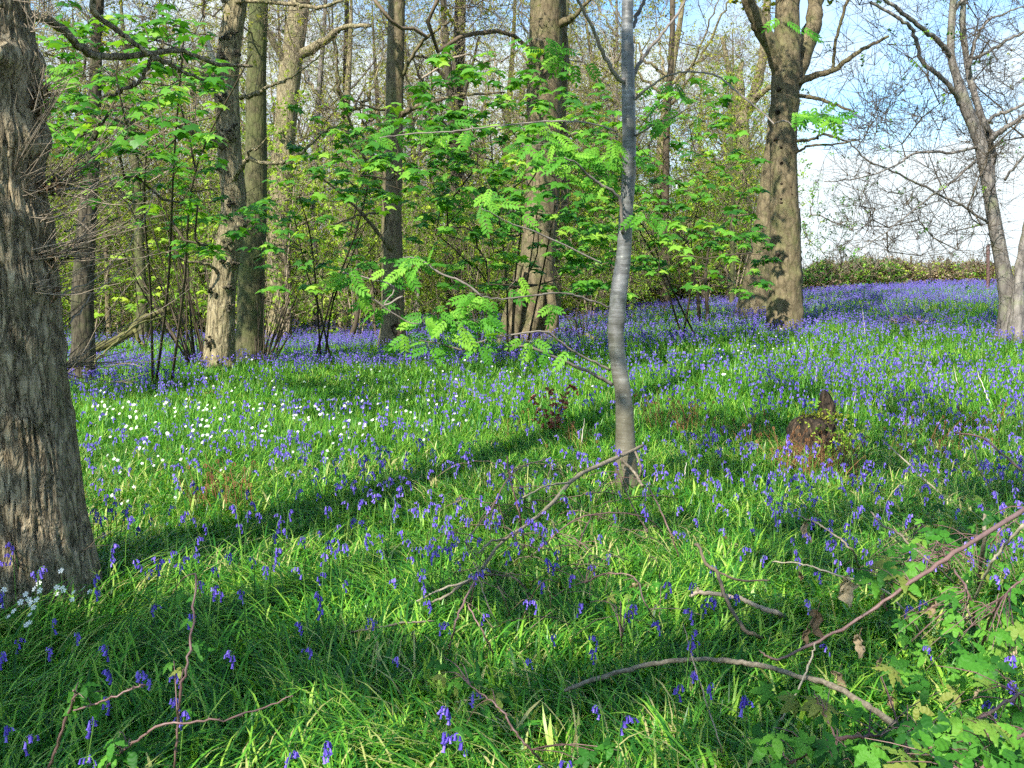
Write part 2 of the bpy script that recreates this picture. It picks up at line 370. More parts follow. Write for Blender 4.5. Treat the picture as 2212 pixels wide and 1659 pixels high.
def simple_leaf():
    v = np.array([(0, 0, 0), (.3, .45, .06), (0, 1, -.12), (-.3, .45, .06)]); return v, [np.array([(0, 1, 2), (0, 2, 3)])]
def cluster_leaf(k=7, seed=1):
    """a little spray of small leaves used for far shrubs"""
    r = np.random.default_rng(seed); V = []; F = []; sv, sf = simple_leaf()
    for i in range(k):
        m = eulmat(r.uniform(-.9, .9), r.uniform(-.9, .9), r.uniform(0, 2*pi))[0]
        V.append((sv@m.T)*r.uniform(.28, .5)+r.uniform(-.5, .5, 3)*np.array([1, 1, .6])); F.append(sf[0]+4*i)
    return np.concatenate(V), [np.concatenate(F)]
def dry_leaf(seed=0):
    """curled dead leaf: a crumpled rolled sheet"""
    r = np.random.default_rng(seed); nu, nv = 20, 14; V = []
    ph = r.uniform(0, 6, 6)
    for i in range(nu):
        for j in range(nv):
            t = i/(nu-1); s = (j/(nv-1)-.5)*2; w = .34*sin(pi*(t*.85+.1))*(1+.2*sin(t*17+ph[0]))
            a = s*1.35+.5*sin(t*5+ph[1]); rr = w*.75+.022*sin(23*t+9*s+ph[4])+.018*sin(31*s-13*t+ph[5])+.012*sin(47*t)
            V.append((rr*sin(a)+.05*sin(t*9+ph[2]), t, rr*cos(a)*.8-.2*t*t+.04*sin(11*t+4*s+ph[3])))
    F = [(i*nv+j, i*nv+j+1, (i+1)*nv+j+1, (i+1)*nv+j) for i in range(nu-1) for j in range(nv-1)]
    return np.array(V), [np.array(F)]
SYC, ROW, BR3, BR5, SIM = sycamore_leaf(), rowan_leaf(), bramble_leaf(), bramble_leaf(True), simple_leaf()
CL = [cluster_leaf(7, s) for s in range(3)]
DRY = [dry_leaf(s) for s in range(4)]

# ---------------------------------------------------------------- trees
def trunk_mesh(P, r, ring=.12, k=28, amp=.03, flare=.5, fh=.35, lobes=5, warts=(), seed=0, ridge=0., cracks=0):
    P = np.asarray(P, float); r = np.asarray(r, float)
    L = np.concatenate([[0], np.cumsum(np.linalg.norm(np.diff(P, axis=0), axis=1))]); n = max(8, int(L[-1]/ring))
    t = np.interp(np.linspace(0, L[-1], n), L, np.arange(len(P)))
    Q = np.stack([np.interp(t, np.arange(len(P)), catmull(P, len(P)*1)[:, a]) for a in range(3)], 1)
    Qs = catmull(P, 400); tt = np.linspace(0, len(P)-1, 400); Q = np.stack([np.interp(t, tt, Qs[:, a]) for a in range(3)], 1)
    rr = np.interp(t, np.arange(len(P)), r)
    T, A, B = frames(Q); A = np.broadcast_to(np.array([1., 0, 0]), T.shape); A = A-T*(A*T).sum(1)[:, None]; A /= np.linalg.norm(A, axis=1)[:, None]; B = np.cross(T, A)
    th = np.arange(k)*2*pi/k; hh = np.linspace(0, L[-1], n)
    TH, HH = np.meshgrid(th, hh); rg = np.random.default_rng(seed)
    ph = rg.uniform(0, 6.28, 4)
    e = np.exp(-HH/fh)
    m = 1+flare*e*(1+.45*np.cos(lobes*TH+ph[0])+.25*np.cos((lobes-2)*TH+ph[1]))
    S = np.stack([np.cos(TH).ravel()*1.6, np.sin(TH).ravel()*1.6, HH.ravel()*1.3+seed*7.1], 1)
    m += (fbm(S, 3, seed)-.5).reshape(TH.shape)*amp*6
    S2 = np.stack([np.cos(TH).ravel()*8, np.sin(TH).ravel()*8, HH.ravel()*2.5+seed], 1)
    m += (fbm(S2, 3, seed+5)-.5).reshape(TH.shape)*ridge
    if cracks:
        S3 = np.stack([np.cos(TH).ravel()*cracks, np.sin(TH).ravel()*cracks, HH.ravel()*2.6+seed], 1)
        nn = np.abs(fbm(S3, 3, seed+11).reshape(TH.shape)-.5)*2; m -= .055*np.exp(-(nn/.09)**2)
    R3 = rr[:, None]*m
    for (wh, wt, wa, ws) in warts:
        dt = np.angle(np.exp(1j*(TH-wt)))*rr[:, None]
        g = np.exp(-((HH-wh)**2*1.6+dt**2)/ws**2); R3 = R3+wa*g*(.65+.7*fbm(np.stack([TH.ravel()*5, HH.ravel()*22, TH.ravel()*0+wh], 1), 2, 3).reshape(TH.shape))
    V = Q[:, None]+(A[:, None]*np.cos(TH)[..., None]+B[:, None]*np.sin(TH)[..., None])*R3[..., None]
    i = np.arange(n-1)[:, None]*k; j = np.arange(k)[None]; j2 = (j+1) % k
    F = np.stack([i+j, i+j2, i+k+j2, i+k+j], -1).reshape(-1, 4)
    V = np.vstack([V.reshape(-1, 3), Q[-1]]); e = (n-1)*k
    cap = np.stack([e+np.arange(k), e+(np.arange(k)+1) % k, np.full(k, n*k)], 1)
    return V, [F, cap], Q, rr
def spine(pts, d, dd=0., up=None, upr=.6, lean=(0, 0)):
    """pts: (vx, vy, width px) from the foot up; real points at depth d (+dd at the end)"""
    n = len(pts); P = []; r = []
    for i, (x, y, w) in enumerate(pts):
        q = d+dd*i/max(1, n-1); P.append(W(x, y, q)); r.append(w*q/FP/2)
    P = np.array(P); g = h1(P[0,0], P[0,1]); P[0, 2] = min(P[0,2], g)-.12
    if up:
        a = P[-1]; k = 4
        for i in range(1, k+1):
            P = np.vstack([P, a+np.array([lean[0]*i/k+R.normal(0, .12), lean[1]*i/k+R.normal(0, .12), (up-a[2])*i/k])]); r.append(r[n-1]*(1-(1-upr)*i/k)*(1 if i < k else .7))
    return P, np.array(r)
class Tree:
    def __init__(s, name, label, cat, base, group=None):
        s.base = np.asarray(base, float); s.root = thing(name, label, cat, s.base, group)
        s.pos = []; s.par = []; s.fix = []
        s.tr = MB(); s.lb = MB(); s.cr = MB(); s.lf = MB(); s.tips = None; s.used = 0
    def seed(s, P, parent=-1, rad=None):
        L = np.concatenate([[0], np.cumsum(np.linalg.norm(np.diff(P, axis=0), axis=1))]); n = max(2, int(L[-1]/.35))
        Q = np.stack([np.interp(np.linspace(0, L[-1], n), L, P[:, a]) for a in range(3)], 1)
        for i, q in enumerate(Q):
            s.par.append(parent if i == 0 else len(s.pos)-1); s.pos.append(q); s.fix.append(True)
    def near(s, p): return int(np.argmin(((np.array(s.pos)-p)**2).sum(1)))
    def trunk(s, P, r, **kw):
        V, F, Q, rr = trunk_mesh(P, r, **kw); s.tr.add(V, F); s.P, s.r = Q, rr; s.seed(Q)
    def limb(s, pts, d0, d1=None, k=8, world=False, wig=.012):
        """explicit limb in view pixels, or world points (x, y, z, r)"""
        d1 = d0 if d1 is None else d1; n = len(pts)
        if world: P = np.array([p[:3] for p in pts], float); r = np.array([p[3] for p in pts])
        else:
            D = np.linspace(d0, d1, n); P = np.array([W(p[0], p[1], D[i]) for i, p in enumerate(pts)]); r = np.array([p[2]*D[i]/FP/2 for i, p in enumerate(pts)])
        m = n*5; Q = catmull(P, m); rr = np.interp(np.linspace(0, n-1, m), np.arange(n), r)
        Q[1:-1] += R.normal(0, wig, Q[1:-1].shape)*np.minimum(1, rr[1:-1, None]*25+.3)
        V, F = tube(Q, rr*(1+R.normal(0, .05, m)), k, cap=True); s.lb.add(V, F)
        s.seed(Q, s.near(Q[0]) if s.pos else -1); return Q
    def grow(s, T, step=.4, wig=.07, arch=.12, rt=.004, pw=.5, kmax=8, bias=0., rcap=.2):
        pos = np.zeros((len(s.pos)+len(T)*40, 3)); n = len(s.pos); pos[:n] = np.array(s.pos); par = list(s.par); fix = list(s.fix)
        T = np.asarray(T, float)
        root = pos[0]; T = T[np.argsort(np.linalg.norm(T-root, axis=1)+R.normal(0, .5, len(T)))]
        tipset = []
        for t in T:
            D = ((pos[:n]-t)**2).sum(1)**.5+bias*np.maximum(0, pos[:n, 2]-t[2]); i = int(np.argmin(D)); a = pos[i]
            dist = np.linalg.norm(t-a); k = max(1, min(38, int(dist/step+.5)))
            off = R.normal(0, wig, (k, 3)); ln = np.linspace(1/k, 1, k)
            b = i
            for q in range(k):
                u = ln[q]; p = a+(t-a)*u+off[q]*(1 if q < k-1 else .3)+np.array([0, 0, arch*dist*sin(pi*u)])
                if n >= len(pos): break
                pos[n] = p; par.append(b); fix.append(False); b = n; n += 1
            tipset.append(b)
        pos = pos[:n]; s.par = par; s.fix = fix; s.pos = list(pos)
        cnt = np.zeros(n); ch = [[] for _ in range(n)]
        for i in range(n):
            if par[i] >= 0: ch[par[i]].append(i)
        for i in range(n-1, -1, -1):
            if not ch[i]: cnt[i] = 1
            if par[i] >= 0: cnt[par[i]] += cnt[i]
        rad = np.minimum(rt*cnt**pw, rcap)
        for i in range(n):
            if fix[i]: rad[i] = min(rad[i], .06)
        # chains
        for i in range(n):
            if fix[i]: continue
            p = par[i]
            if p >= 0 and not fix[p] and max(ch[p], key=lambda c: (not fix[c], cnt[c])) == i: continue
            c = [p, i] if p >= 0 else [i]; j = i
            while True:
                k2 = [q for q in ch[j] if not fix[q]]
                if not k2: break
                j = max(k2, key=lambda q: cnt[q]); c.append(j)
            r = rad[c].copy(); r[0] = min(r[0], r[1]*1.3)
            r[-1] *= .5
            k = 8 if r[0] > .03 else (5 if r[0] > .012 else 3)
            V, F = tube(pos[c], r, min(k, kmax)); s.cr.add(V, F)
        s.tips = np.array([i for i in range(n) if not fix[i] and not ch[i]]); s.free = np.array([i for i in range(n) if not fix[i]])
        s.P_all = pos; s.rad = rad
        return pos
    def twigs(s, per=3, L=(.25, .6), r=.003, up=.3, maxr=.02, bend=.35, forks=1):
        src = [i for i in s.free if s.rad[i] < maxr]
        src = np.repeat(np.array(src), per); N_ = len(src)
        if N_ == 0: return np.zeros((0, 3))
        a = s.P_all[src]; par = np.array(s.par)[src]; dr = a-s.P_all[par]; dr /= np.linalg.norm(dr, axis=1)[:, None]+1e-6
        d = dr*.7+R.normal(0, .75, (N_, 3))+np.array([0, 0, up]); d /= np.linalg.norm(d, axis=1)[:, None]
        l = R.uniform(*L, N_)[:, None]
        b = a+d*l*.5; d2 = d+R.normal(0, bend, (N_, 3)); c = b+d2*l*.5
        V, F = prisms(a, b, r, r*.75); s.cr.add(V, F); V, F = prisms(b, c, r*.75, r*.4); s.cr.add(V, F)
        ends = [c]
        for _ in range(forks):
            e = b+(d+R.normal(0, .8, (N_, 3)))*l*.4; V, F = prisms(b, e, r*.6, r*.35); s.cr.add(V, F); ends.append(e)
        return np.concatenate(ends)
    def finish(s, bark, twig, leaf=None, trname='trunk', crname='crown', limbm=None):
        if s.tr.v: obj(trname, s.tr.mesh('trunk', True, s.base), M[bark], s.root)
        if s.lb.v: obj('limbs', s.lb.mesh('limbs', True, s.base), M[limbm or (bark if s.tr.v else twig)], s.root)
        cr = obj(crname, s.cr.mesh('twigs', True, s.base), M[twig], s.root) if s.cr.v else s.root
        if s.lf.v: obj('foliage', s.lf.mesh('foliage', False, s.base), M[leaf], cr)
        return s.root
def vbox(n, x0, x1, y0, y1, d0, d1):
    return np.array([W(R.uniform(x0, x1), R.uniform(y0, y1), R.uniform(d0, d1)) for _ in range(n)])
def ell(n, c, r, shell=.0):
    v = R.normal(0, 1, (n, 3)); v /= np.linalg.norm(v, axis=1)[:, None]
    return np.asarray(c)+v*(R.uniform(shell, 1, n)**(1/3.))[:, None]*np.asarray(r)
def syc_leaves(mb, tips, per=(3, 6), size=(.13, .20), spread=.10):
    P = []; Mx = []; S = []; Rn = []
    for t in tips:
        k = R.integers(per[0], per[1]+1); a0 = R.uniform(0, 6.28); base = R.random()
        for i in range(k):
            a = a0+i*2*pi/k+R.normal(0, .3); o = np.array([-sin(a), cos(a), 0])*spread*R.uniform(.5, 1.2)
            P.append(t+o+np.array([0, 0, R.normal(-.01, .03)])); Mx.append(facing(1, np.array([-sin(a), cos(a), -.35]), np.array([0, -.3, 1.]), .12, .22)[0]); S.append(R.uniform(*size)); Rn.append(np.clip(base*.6+R.random()*.4, 0, 1))
    scatter(mb, SYC[0], SYC[1], np.array(P), np.array(Mx), np.array(S), np.array(Rn))
def facing(n, ax, nr, ja=.3, jn=.25):
    """rotation matrices: leaf axis near ax, upper side near nr"""
    a = np.broadcast_to(ax, (n, 3))+R.normal(0, ja, (n, 3)); a /= np.linalg.norm(a, axis=1)[:, None]; m = np.broadcast_to(nr, (n, 3))+R.normal(0, jn, (n, 3))
    x = np.cross(a, m); x /= np.linalg.norm(x, axis=1)[:, None]; m = np.cross(x, a); return np.stack([x, a, m], -1)
def gen_leaves(mb, tmpl, P, size, tilt=.5, rnd=None):
    n = len(P); scatter(mb, tmpl[0], tmpl[1], P, eulmat(R.normal(0, tilt, n), R.normal(0, tilt, n), R.uniform(0, 6.28, n)), R.uniform(size[0], size[1], n), rnd)

# ---------------------------------------------------------------- geometry-node carpets
def instancer(name, P, rot, scl, idx, temps, mats):
    m = bpy.data.meshes.new(name); n = len(P); m.vertices.add(n); m.vertices.foreach_set('co', P.astype(np.float32).ravel())
    a = m.attributes.new('rot', 'FLOAT_VECTOR', 'POINT'); a.data.foreach_set('vector', rot.astype(np.float32).ravel())
    a = m.attributes.new('scl', 'FLOAT', 'POINT'); a.data.foreach_set('value', scl.astype(np.float32))
    a = m.attributes.new('idx', 'INT', 'POINT'); a.data.foreach_set('value', idx.astype(np.int32))
    col = bpy.data.collections.new(name+'_kinds')
    for i, t in enumerate(temps):
        col.objects.link(bpy.data.objects.new('%s_kind_%02d' % (name, i), t))
    g = bpy.data.node_groups.new(name, 'GeometryNodeTree')
    g.interface.new_socket('Geometry', in_out='INPUT', socket_type='NodeSocketGeometry'); g.interface.new_socket('Geometry', in_out='OUTPUT', socket_type='NodeSocketGeometry')
    gi = g.nodes.new('NodeGroupInput'); go = g.nodes.new('NodeGroupOutput'); ip = g.nodes.new('GeometryNodeInstanceOnPoints')
    ci = g.nodes.new('GeometryNodeCollectionInfo'); ci.inputs[0].default_value = col; ci.inputs['Separate Children'].default_value = True; ci.inputs['Reset Children'].default_value = True
    def na(nm, t):
        q = g.nodes.new('GeometryNodeInputNamedAttribute'); q.data_type = t; q.inputs[0].default_value = nm; return q.outputs[0]
    e = g.nodes.new('FunctionNodeEulerToRotation'); L = g.links.new
    L(gi.outputs[0], ip.inputs['Points']); L(ci.outputs[0], ip.inputs['Instance']); ip.inputs['Pick Instance'].default_value = True
    L(na('idx', 'INT'), ip.inputs['Instance Index']); L(na('rot', 'FLOAT_VECTOR'), e.inputs[0]); L(e.outputs[0], ip.inputs['Rotation']); L(na('scl', 'FLOAT'), ip.inputs['Scale'])
    L(ip.outputs[0], go.inputs[0])
    o = bpy.data.objects.new(name, m); C.objects.link(o); md = o.modifiers.new('carpet', 'NODES'); md.node_group = g
    return o
def multi(name, parts, smooth=True):
    mb = MB(); mi = []
    for q, m in parts:
        n0 = sum(len(f) for f in mb.f)
        for v in [np.concatenate(q.v)]: mb.v.append(v)
        mb.f += [f+mb.n for f in q.f]; mb.r += q.r; mb.n += q.n
        mi.append(np.full(sum(len(f) for f in mb.f)-n0, len(mi)))
    me = mb.mesh(name, smooth)
    for _, m in parts: me.materials.append(m)
    me.polygons.foreach_set('material_index', np.concatenate(mi).astype(np.int32)); return me

# ---------------------------------------------------------------- camera, sun, sky
cam = bpy.data.cameras.new('camera'); co = bpy.data.objects.new('camera', cam); C.objects.link(co)
cam.sensor_width = 36; cam.lens = FP/2212*36; cam.clip_end = 2000; cam.clip_start = .05
co.location = (0, 0, EYE); co.rotation_euler = (pi/2-PIT, 0, 0); bpy.context.scene.camera = co
sl = bpy.data.lights.new('sun', 'SUN'); sl.energy = 5.0; sl.angle = radians(.53); sl.color = (1, .95, .86)
so = bpy.data.objects.new('sun', sl); C.objects.link(so); so.location = (-10, -20, 25)
from mathutils import Vector
so.rotation_euler = Vector(TOSUN).to_track_quat('Z', 'Y').to_euler()
w = bpy.data.worlds.new('World'); bpy.context.scene.world = w; w.use_nodes = True; nt = w.node_tree; nt.nodes.clear(); L = nt.links.new
sky = N(nt, 'ShaderNodeTexSky', sky_type='NISHITA', sun_disc=False); sky.sun_elevation = SUN_EL; sky.sun_rotation = pi+SUN_AZ; sky.dust_density = 1.0; sky.ozone_density = 2.0
tc = N(nt, 'ShaderNodeTexCoord'); mp = N(nt, 'ShaderNodeMapping'); mp.inputs['Scale'].default_value = (1.0, 1.0, 2.4); mp.inputs['Location'].default_value = (2.3, .4, .1); L(tc.outputs['Generated'], mp.inputs[0])
cn = N(nt, 'ShaderNodeTexNoise', i_Scale=3.1, i_Detail=7.0, i_Roughness=.55); L(mp.outputs[0], cn.inputs['Vector'])
sx = N(nt, 'ShaderNodeSeparateXYZ'); L(tc.outputs['Generated'], sx.inputs[0])
mr = N(nt, 'ShaderNodeMapRange'); mr.inputs[1].default_value = 0.0; mr.inputs[2].default_value = .34; mr.inputs[3].default_value = .34; mr.inputs[4].default_value = -.02; L(sx.outputs[2], mr.inputs[0])
ad = N(nt, 'ShaderNodeMath', operation='ADD'); L(cn.outputs[0], ad.inputs[0]); L(mr.outputs[0], ad.inputs[1])
cr = ramp(nt, [(.49, (0, 0, 0)), (.70, (1, 1, 1))], ad.outputs[0])
mx = N(nt, 'ShaderNodeMix', data_type='RGBA'); L(cr.outputs[0], mx.inputs[0]); vm = N(nt, 'ShaderNodeMix', data_type='RGBA', blend_type='MULTIPLY'); vm.inputs[0].default_value = 1; L(sky.outputs[0], vm.inputs[6]); vm.inputs[7].default_value = (1.8, 2.4, 2.7, 1); L(vm.outputs[2], mx.inputs[6]); mx.inputs[7].default_value = (9.3, 10.4, 10.9, 1)
bg = N(nt, 'ShaderNodeBackground', i_Strength=.052); L(mx.outputs[2], bg.inputs[0]); wo = N(nt, 'ShaderNodeOutputWorld'); L(bg.outputs[0], wo.inputs[0])
sc = bpy.context.scene; sc.view_settings.view_transform = 'Standard'; sc.view_settings.look = 'None'; sc.view_settings.exposure = 1.24; sc.view_settings.gamma = 1
sc.cycles.use_denoising = False; sc.cycles.max_bounces = 4; sc.cycles.diffuse_bounces = 2; sc.cycles.glossy_bounces = 2; sc.cycles.transmission_bounces = 3
sc.cycles.use_adaptive_sampling = True; sc.cycles.adaptive_threshold = .035; sc.cycles.adaptive_min_samples = 16; sc.cycles.sample_clamp_indirect = 4; sc.cycles.caustics_reflective = False; sc.cycles.caustics_refractive = False

# ---------------------------------------------------------------- ground
gx = np.sort(np.concatenate([np.arange(-30, 30.01, .3), -30-np.geomspace(.5, 270, 40), 30+np.geomspace(.5, 270, 40)]))
gy = np.concatenate([np.arange(-24, 0, 1.), np.arange(0, 40, .25), np.arange(40, 90, 1.), np.geomspace(90, 420, 30)])
X, Y = np.meshgrid(gx, gy); Z = H(X.ravel(), Y.ravel())
nx, ny = len(gx), len(gy); i = (np.arange(ny-1)[:, None]*nx+np.arange(nx-1)[None]).ravel()
mb = MB(); mb.add(np.stack([X.ravel(), Y.ravel(), Z], 1), np.stack([i, i+1, i+nx+1, i+nx], 1), .5)
tag(obj('ground', mb.mesh('ground'), M['ground']), kind='structure')

# ---------------------------------------------------------------- carpet point sets
def strip(y0, y1, dens, half=.62, pad=1.0):
    """uniform points over the wedge the camera looks across, density per square metre"""
    a = (y1-y0)*2*(half*(y0+y1)/2+pad); n = int(a*dens)
    y = np.sqrt(R.uniform((y0+pad/half)**2, (y1+pad/half)**2, n))-pad/half; x = R.uniform(-1, 1, n)*(half*y+pad)
    return np.stack([x, y, H(x, y)], 1)
def blob(v, x, y, sx, sy, a): return a*np.exp(-((v[0]-x)/sx)**2-((v[1]-y)/sy)**2)
# ---- grass
def tuft(seed, nb, L0, L1, rad, wd, bend, segs=3):
    r = np.random.default_rng(seed); mb = MB()
    for b in range(nb):
        a = r.uniform(0, 2*pi); rr = rad*sqrt(r.random()); o = np.array([rr*cos(a), rr*sin(a), -.01])
        az = r.uniform(0, 2*pi); ln = r.uniform(L0, L1); bd = r.uniform(.25, 1)*bend; w0 = wd*r.uniform(.6, 1.3)
        dirv = np.array([cos(az), sin(az), 0]); sd = np.array([-sin(az), cos(az), 0])
        P = []; el = radians(r.uniform(62, 88)); p = o.copy(); 
        for k in range(segs+1):
            P.append(p.copy()); p = p+(dirv*cos(el)+np.array([0, 0, 1])*sin(el))*ln/segs; el -= bd*1.5/segs*(1+.6*k)
            el = max(el, radians(-35))
        V = []; 
        for k, q in enumerate(P[:-1]): ww = w0*(1-.25*k/segs)/2; V += [q-sd*ww, q+sd*ww]
        V.append(P[-1]); F4 = np.array([(2*k, 2*k+1, 2*k+3, 2*k+2) for k in range(segs-1)]); e = 2*(segs-1)
        mb.add(V, [F4, np.array([(e, e+1, e+2)])], np.clip(r.random()**1.15, 0, 1))
    me = mb.mesh('tuft%d' % seed, False); me.materials.append(M['grass']); return me
tn = [tuft(i, 42, .10, .24, .12, .0052, 1.3, 4) for i in range(7)]+[tuft(50+i, 28, .16, .28, .09, .0078, 1.6, 4) for i in range(4)]+[tuft(70+i, 24, .16, .30, .16, .007, .6, 3) for i in range(2)]
tn += [tuft(90+i, 11, .18, .30, .07, .019, 1.1, 4) for i in range(5)]
tf = [tuft(100+i, 26, .14, .30, .16, .010, .8, 3) for i in range(5)]
tff = [tuft(200+i, 22, .14, .26, .28, .018, .7, 2) for i in range(4)]
def lay(sets):
    P = []; I = []
    for p, lo, hi in sets: P.append(p); I.append(R.integers(lo, hi, len(p)))
    return np.concatenate(P), np.concatenate(I)
gP, gI = lay([(strip(1.6, 5.5, 190, .66, .8), 0, 18), (strip(5.5, 10, 130), 0, 18), (strip(10, 16, 75), 18, 23), (strip(16, 28, 36), 18, 23), (strip(28, 50, 13), 23, 27), (strip(50, 75, 4.5), 23, 27)])
v = toV(gP); nn = n2(gP[:,0], gP[:,1], 1.3, 31)
# bare places: leaf litter under the far left trees and around the stump
keep = R.random(len(gP)) > np.clip(blob(v, 330, 700, 190, 22, .85)+blob(v, 640, 690, 350, 14, .7)+blob(v, 1745, 1000, 60, 40, .92)+blob(v, 1180, 655, 700, 14, .8), 0, .95)
gP, gI, nn = gP[keep], gI[keep], nn[keep]
q = len(gP); gs = R.uniform(.7, 1.15, q)*(.7+.6*nn)*np.where(gP[:,1] < 11, .80, 1.)*(1-.45*np.exp(-((gP[:,0]+2.2)**2+(gP[:,1]-4.6)**2)/.8))
combed = n2(gP[:,0], gP[:,1], 2.2, 77)*6.28*1.5
tilt = np.where(nn > .55, .35, .12)
instancer('grass', gP, np.stack([R.normal(0, .15, q), R.normal(0, .15, q), R.uniform(0, 6.28, q)], 1), gs, gI, tn+tf+tff, None)
tag(bpy.data.objects['grass'], 'lush green woodland grass among the bluebells', 'grass', kind='stuff')
# broad flattened tussock blades, combed over in swathes
def comb(seed):
    r = np.random.default_rng(seed); mb = MB()
    for b in range(26):
        o = np.array([r.normal(0, .09), r.normal(0, .09), -.01]); az = r.normal(0, .5); ln = r.uniform(.22, .42); el = radians(r.uniform(35, 70)); P = []; p = o
        dirv = np.array([cos(az), sin(az), 0]); sd = np.array([-sin(az), cos(az), 0])
        for k in range(5): P.append(p.copy()); p = p+(dirv*cos(el)+np.array([0, 0, 1])*sin(el))*ln/4; el -= r.uniform(.25, .55)
        w0 = r.uniform(.004, .009); V = []
        for k, q_ in enumerate(P[:-1]): V += [q_-sd*w0/2, q_+sd*w0/2]
        V.append(P[-1]); mb.add(V, [np.array([(2*k, 2*k+1, 2*k+3, 2*k+2) for k in range(3)]), np.array([(6, 7, 8)])], r.random())
    me = mb.mesh('comb', False); me.materials.append(M['grass']); return me
cP = np.concatenate([strip(1.8, 6, 60, .66, .8), strip(6, 11, 30)]); q = len(cP); ca = n2(cP[:,0], cP[:,1], 1.0, 77)*14
instancer('flattened_grass', cP, np.stack([np.zeros(q), np.zeros(q), ca+R.normal(0, .25, q)], 1), R.uniform(.7, 1.15, q), R.integers(0, 4, q), [comb(i) for i in range(4)], None)
tag(bpy.data.objects['flattened_grass'], 'long bent over grass blades lying in swathes', 'grass', kind='stuff')

# ---- bluebell kinds
def bell_mb(r, P, T, mbf, size=.017, k=6):
    """one nodding bell at P hanging roughly along T"""
    T = T/np.linalg.norm(T); pr = [(0, .10), (.25, .24), (.85, .23), (1.05, .40)]
    pts = np.array([P+T*size*1.15*a for a, _ in pr]); rad = np.array([size*b for _, b in pr])
    V, F = tube(pts, rad, k); mbf.add(V, F, r.random())
def bluebell(seed, near=True):
    r = np.random.default_rng(seed); hgt = r.uniform(.30, .42); az = r.uniform(0, 6.28); d = np.array([cos(az), sin(az), 0])
    lean = r.uniform(.0, .05); P = [np.array([0, 0, -.02]), d*lean*.3+[0, 0, hgt*.5], d*lean+[0, 0, hgt*.86], d*(lean+.015)+[0, 0, hgt], d*(lean+.038)+[0, 0, hgt*.985]]
    Q = catmull(P, 12 if near else 5); st = MB(); fl = MB(); lv = MB()
    V, F = tube(Q, np.linspace(.0030, .0014, len(Q)), 4 if near else 3); st.add(V, F, r.random())
    nb = r.integers(6, 11) if near else 6
    for i in range(nb):
        u = i/(nb-1); t = .60+.40*u; z = Q[min(len(Q)-1, int(t*(len(Q)-1)))]; side = np.array([-d[1], d[0], 0])*r.normal(0, .7)+d*r.uniform(.1, 1.)
        side = side/np.linalg.norm(side); o = z+side*.010; s = (.0165 if near else .025)*(1.0-.3*u)*r.uniform(.85, 1.1)
        T = np.array([0, 0, -1.])+side*.22+r.normal(0, .12, 3)
        if near: V, F = prisms(np.array([z]), np.array([o]), .0009, .0009); fl.add(V, F, .5)
        bell_mb(r, o, T, fl, s, 6 if near else 4)
    for i in range(5 if near else 2):
        a = r.uniform(0, 6.28); dv = np.array([cos(a), sin(a), 0]); sd = np.array([-sin(a), cos(a), 0]); ln = r.uniform(.18, .30); el = radians(r.uniform(50, 75)); p = np.zeros(3); V = []
        for k in range(5): w0 = .006*sin(pi*(.15+.75*k/4)); V += [p-sd*w0, p+sd*w0]; p = p+(dv*cos(el)+np.array([0, 0, 1.])*sin(el))*ln/4; el -= .42
        lv.add(V, np.array([(2*k, 2*k+1, 2*k+3, 2*k+2) for k in range(4)]), r.random()*.6)
    return st, fl, lv
def stitch(seed, near=True):
    """greater stitchwort: small white flower of five cleft petals on a fine stem"""
    r = np.random.default_rng(seed); h = r.uniform(.22, .33); az = r.uniform(0, 6.28); top = np.array([cos(az)*.04, sin(az)*.04, h]); st = MB(); fl = MB()
    Q = catmull([np.zeros(3), top*.5+[.01, 0, 0], top], 6); V, F = tube(Q, .0011, 3); st.add(V, F, .6)
    # faces up and a little towards the sun
    n = np.array([-.28, -.62, .7])+r.normal(0, .22, 3); n /= np.linalg.norm(n); a = np.cross(n, [0, 0, 1.]); a /= np.linalg.norm(a); b = np.cross(n, a); s = r.uniform(.012, .016)
    for k in range(5):
        for e in (-1, 1):
            t = k*2*pi/5+e*.22; t1 = t-.20; t2 = t+.20
            V = [top, top+(a*cos(t1)+b*sin(t1))*s*.75+n*s*.15, top+(a*cos(t)+b*sin(t))*s*1.08+n*s*.1, top+(a*cos(t2)+b*sin(t2))*s*.75+n*s*.15]; fl.add(V, np.array([(0, 1, 2, 3)]), r.random())
    return st, fl
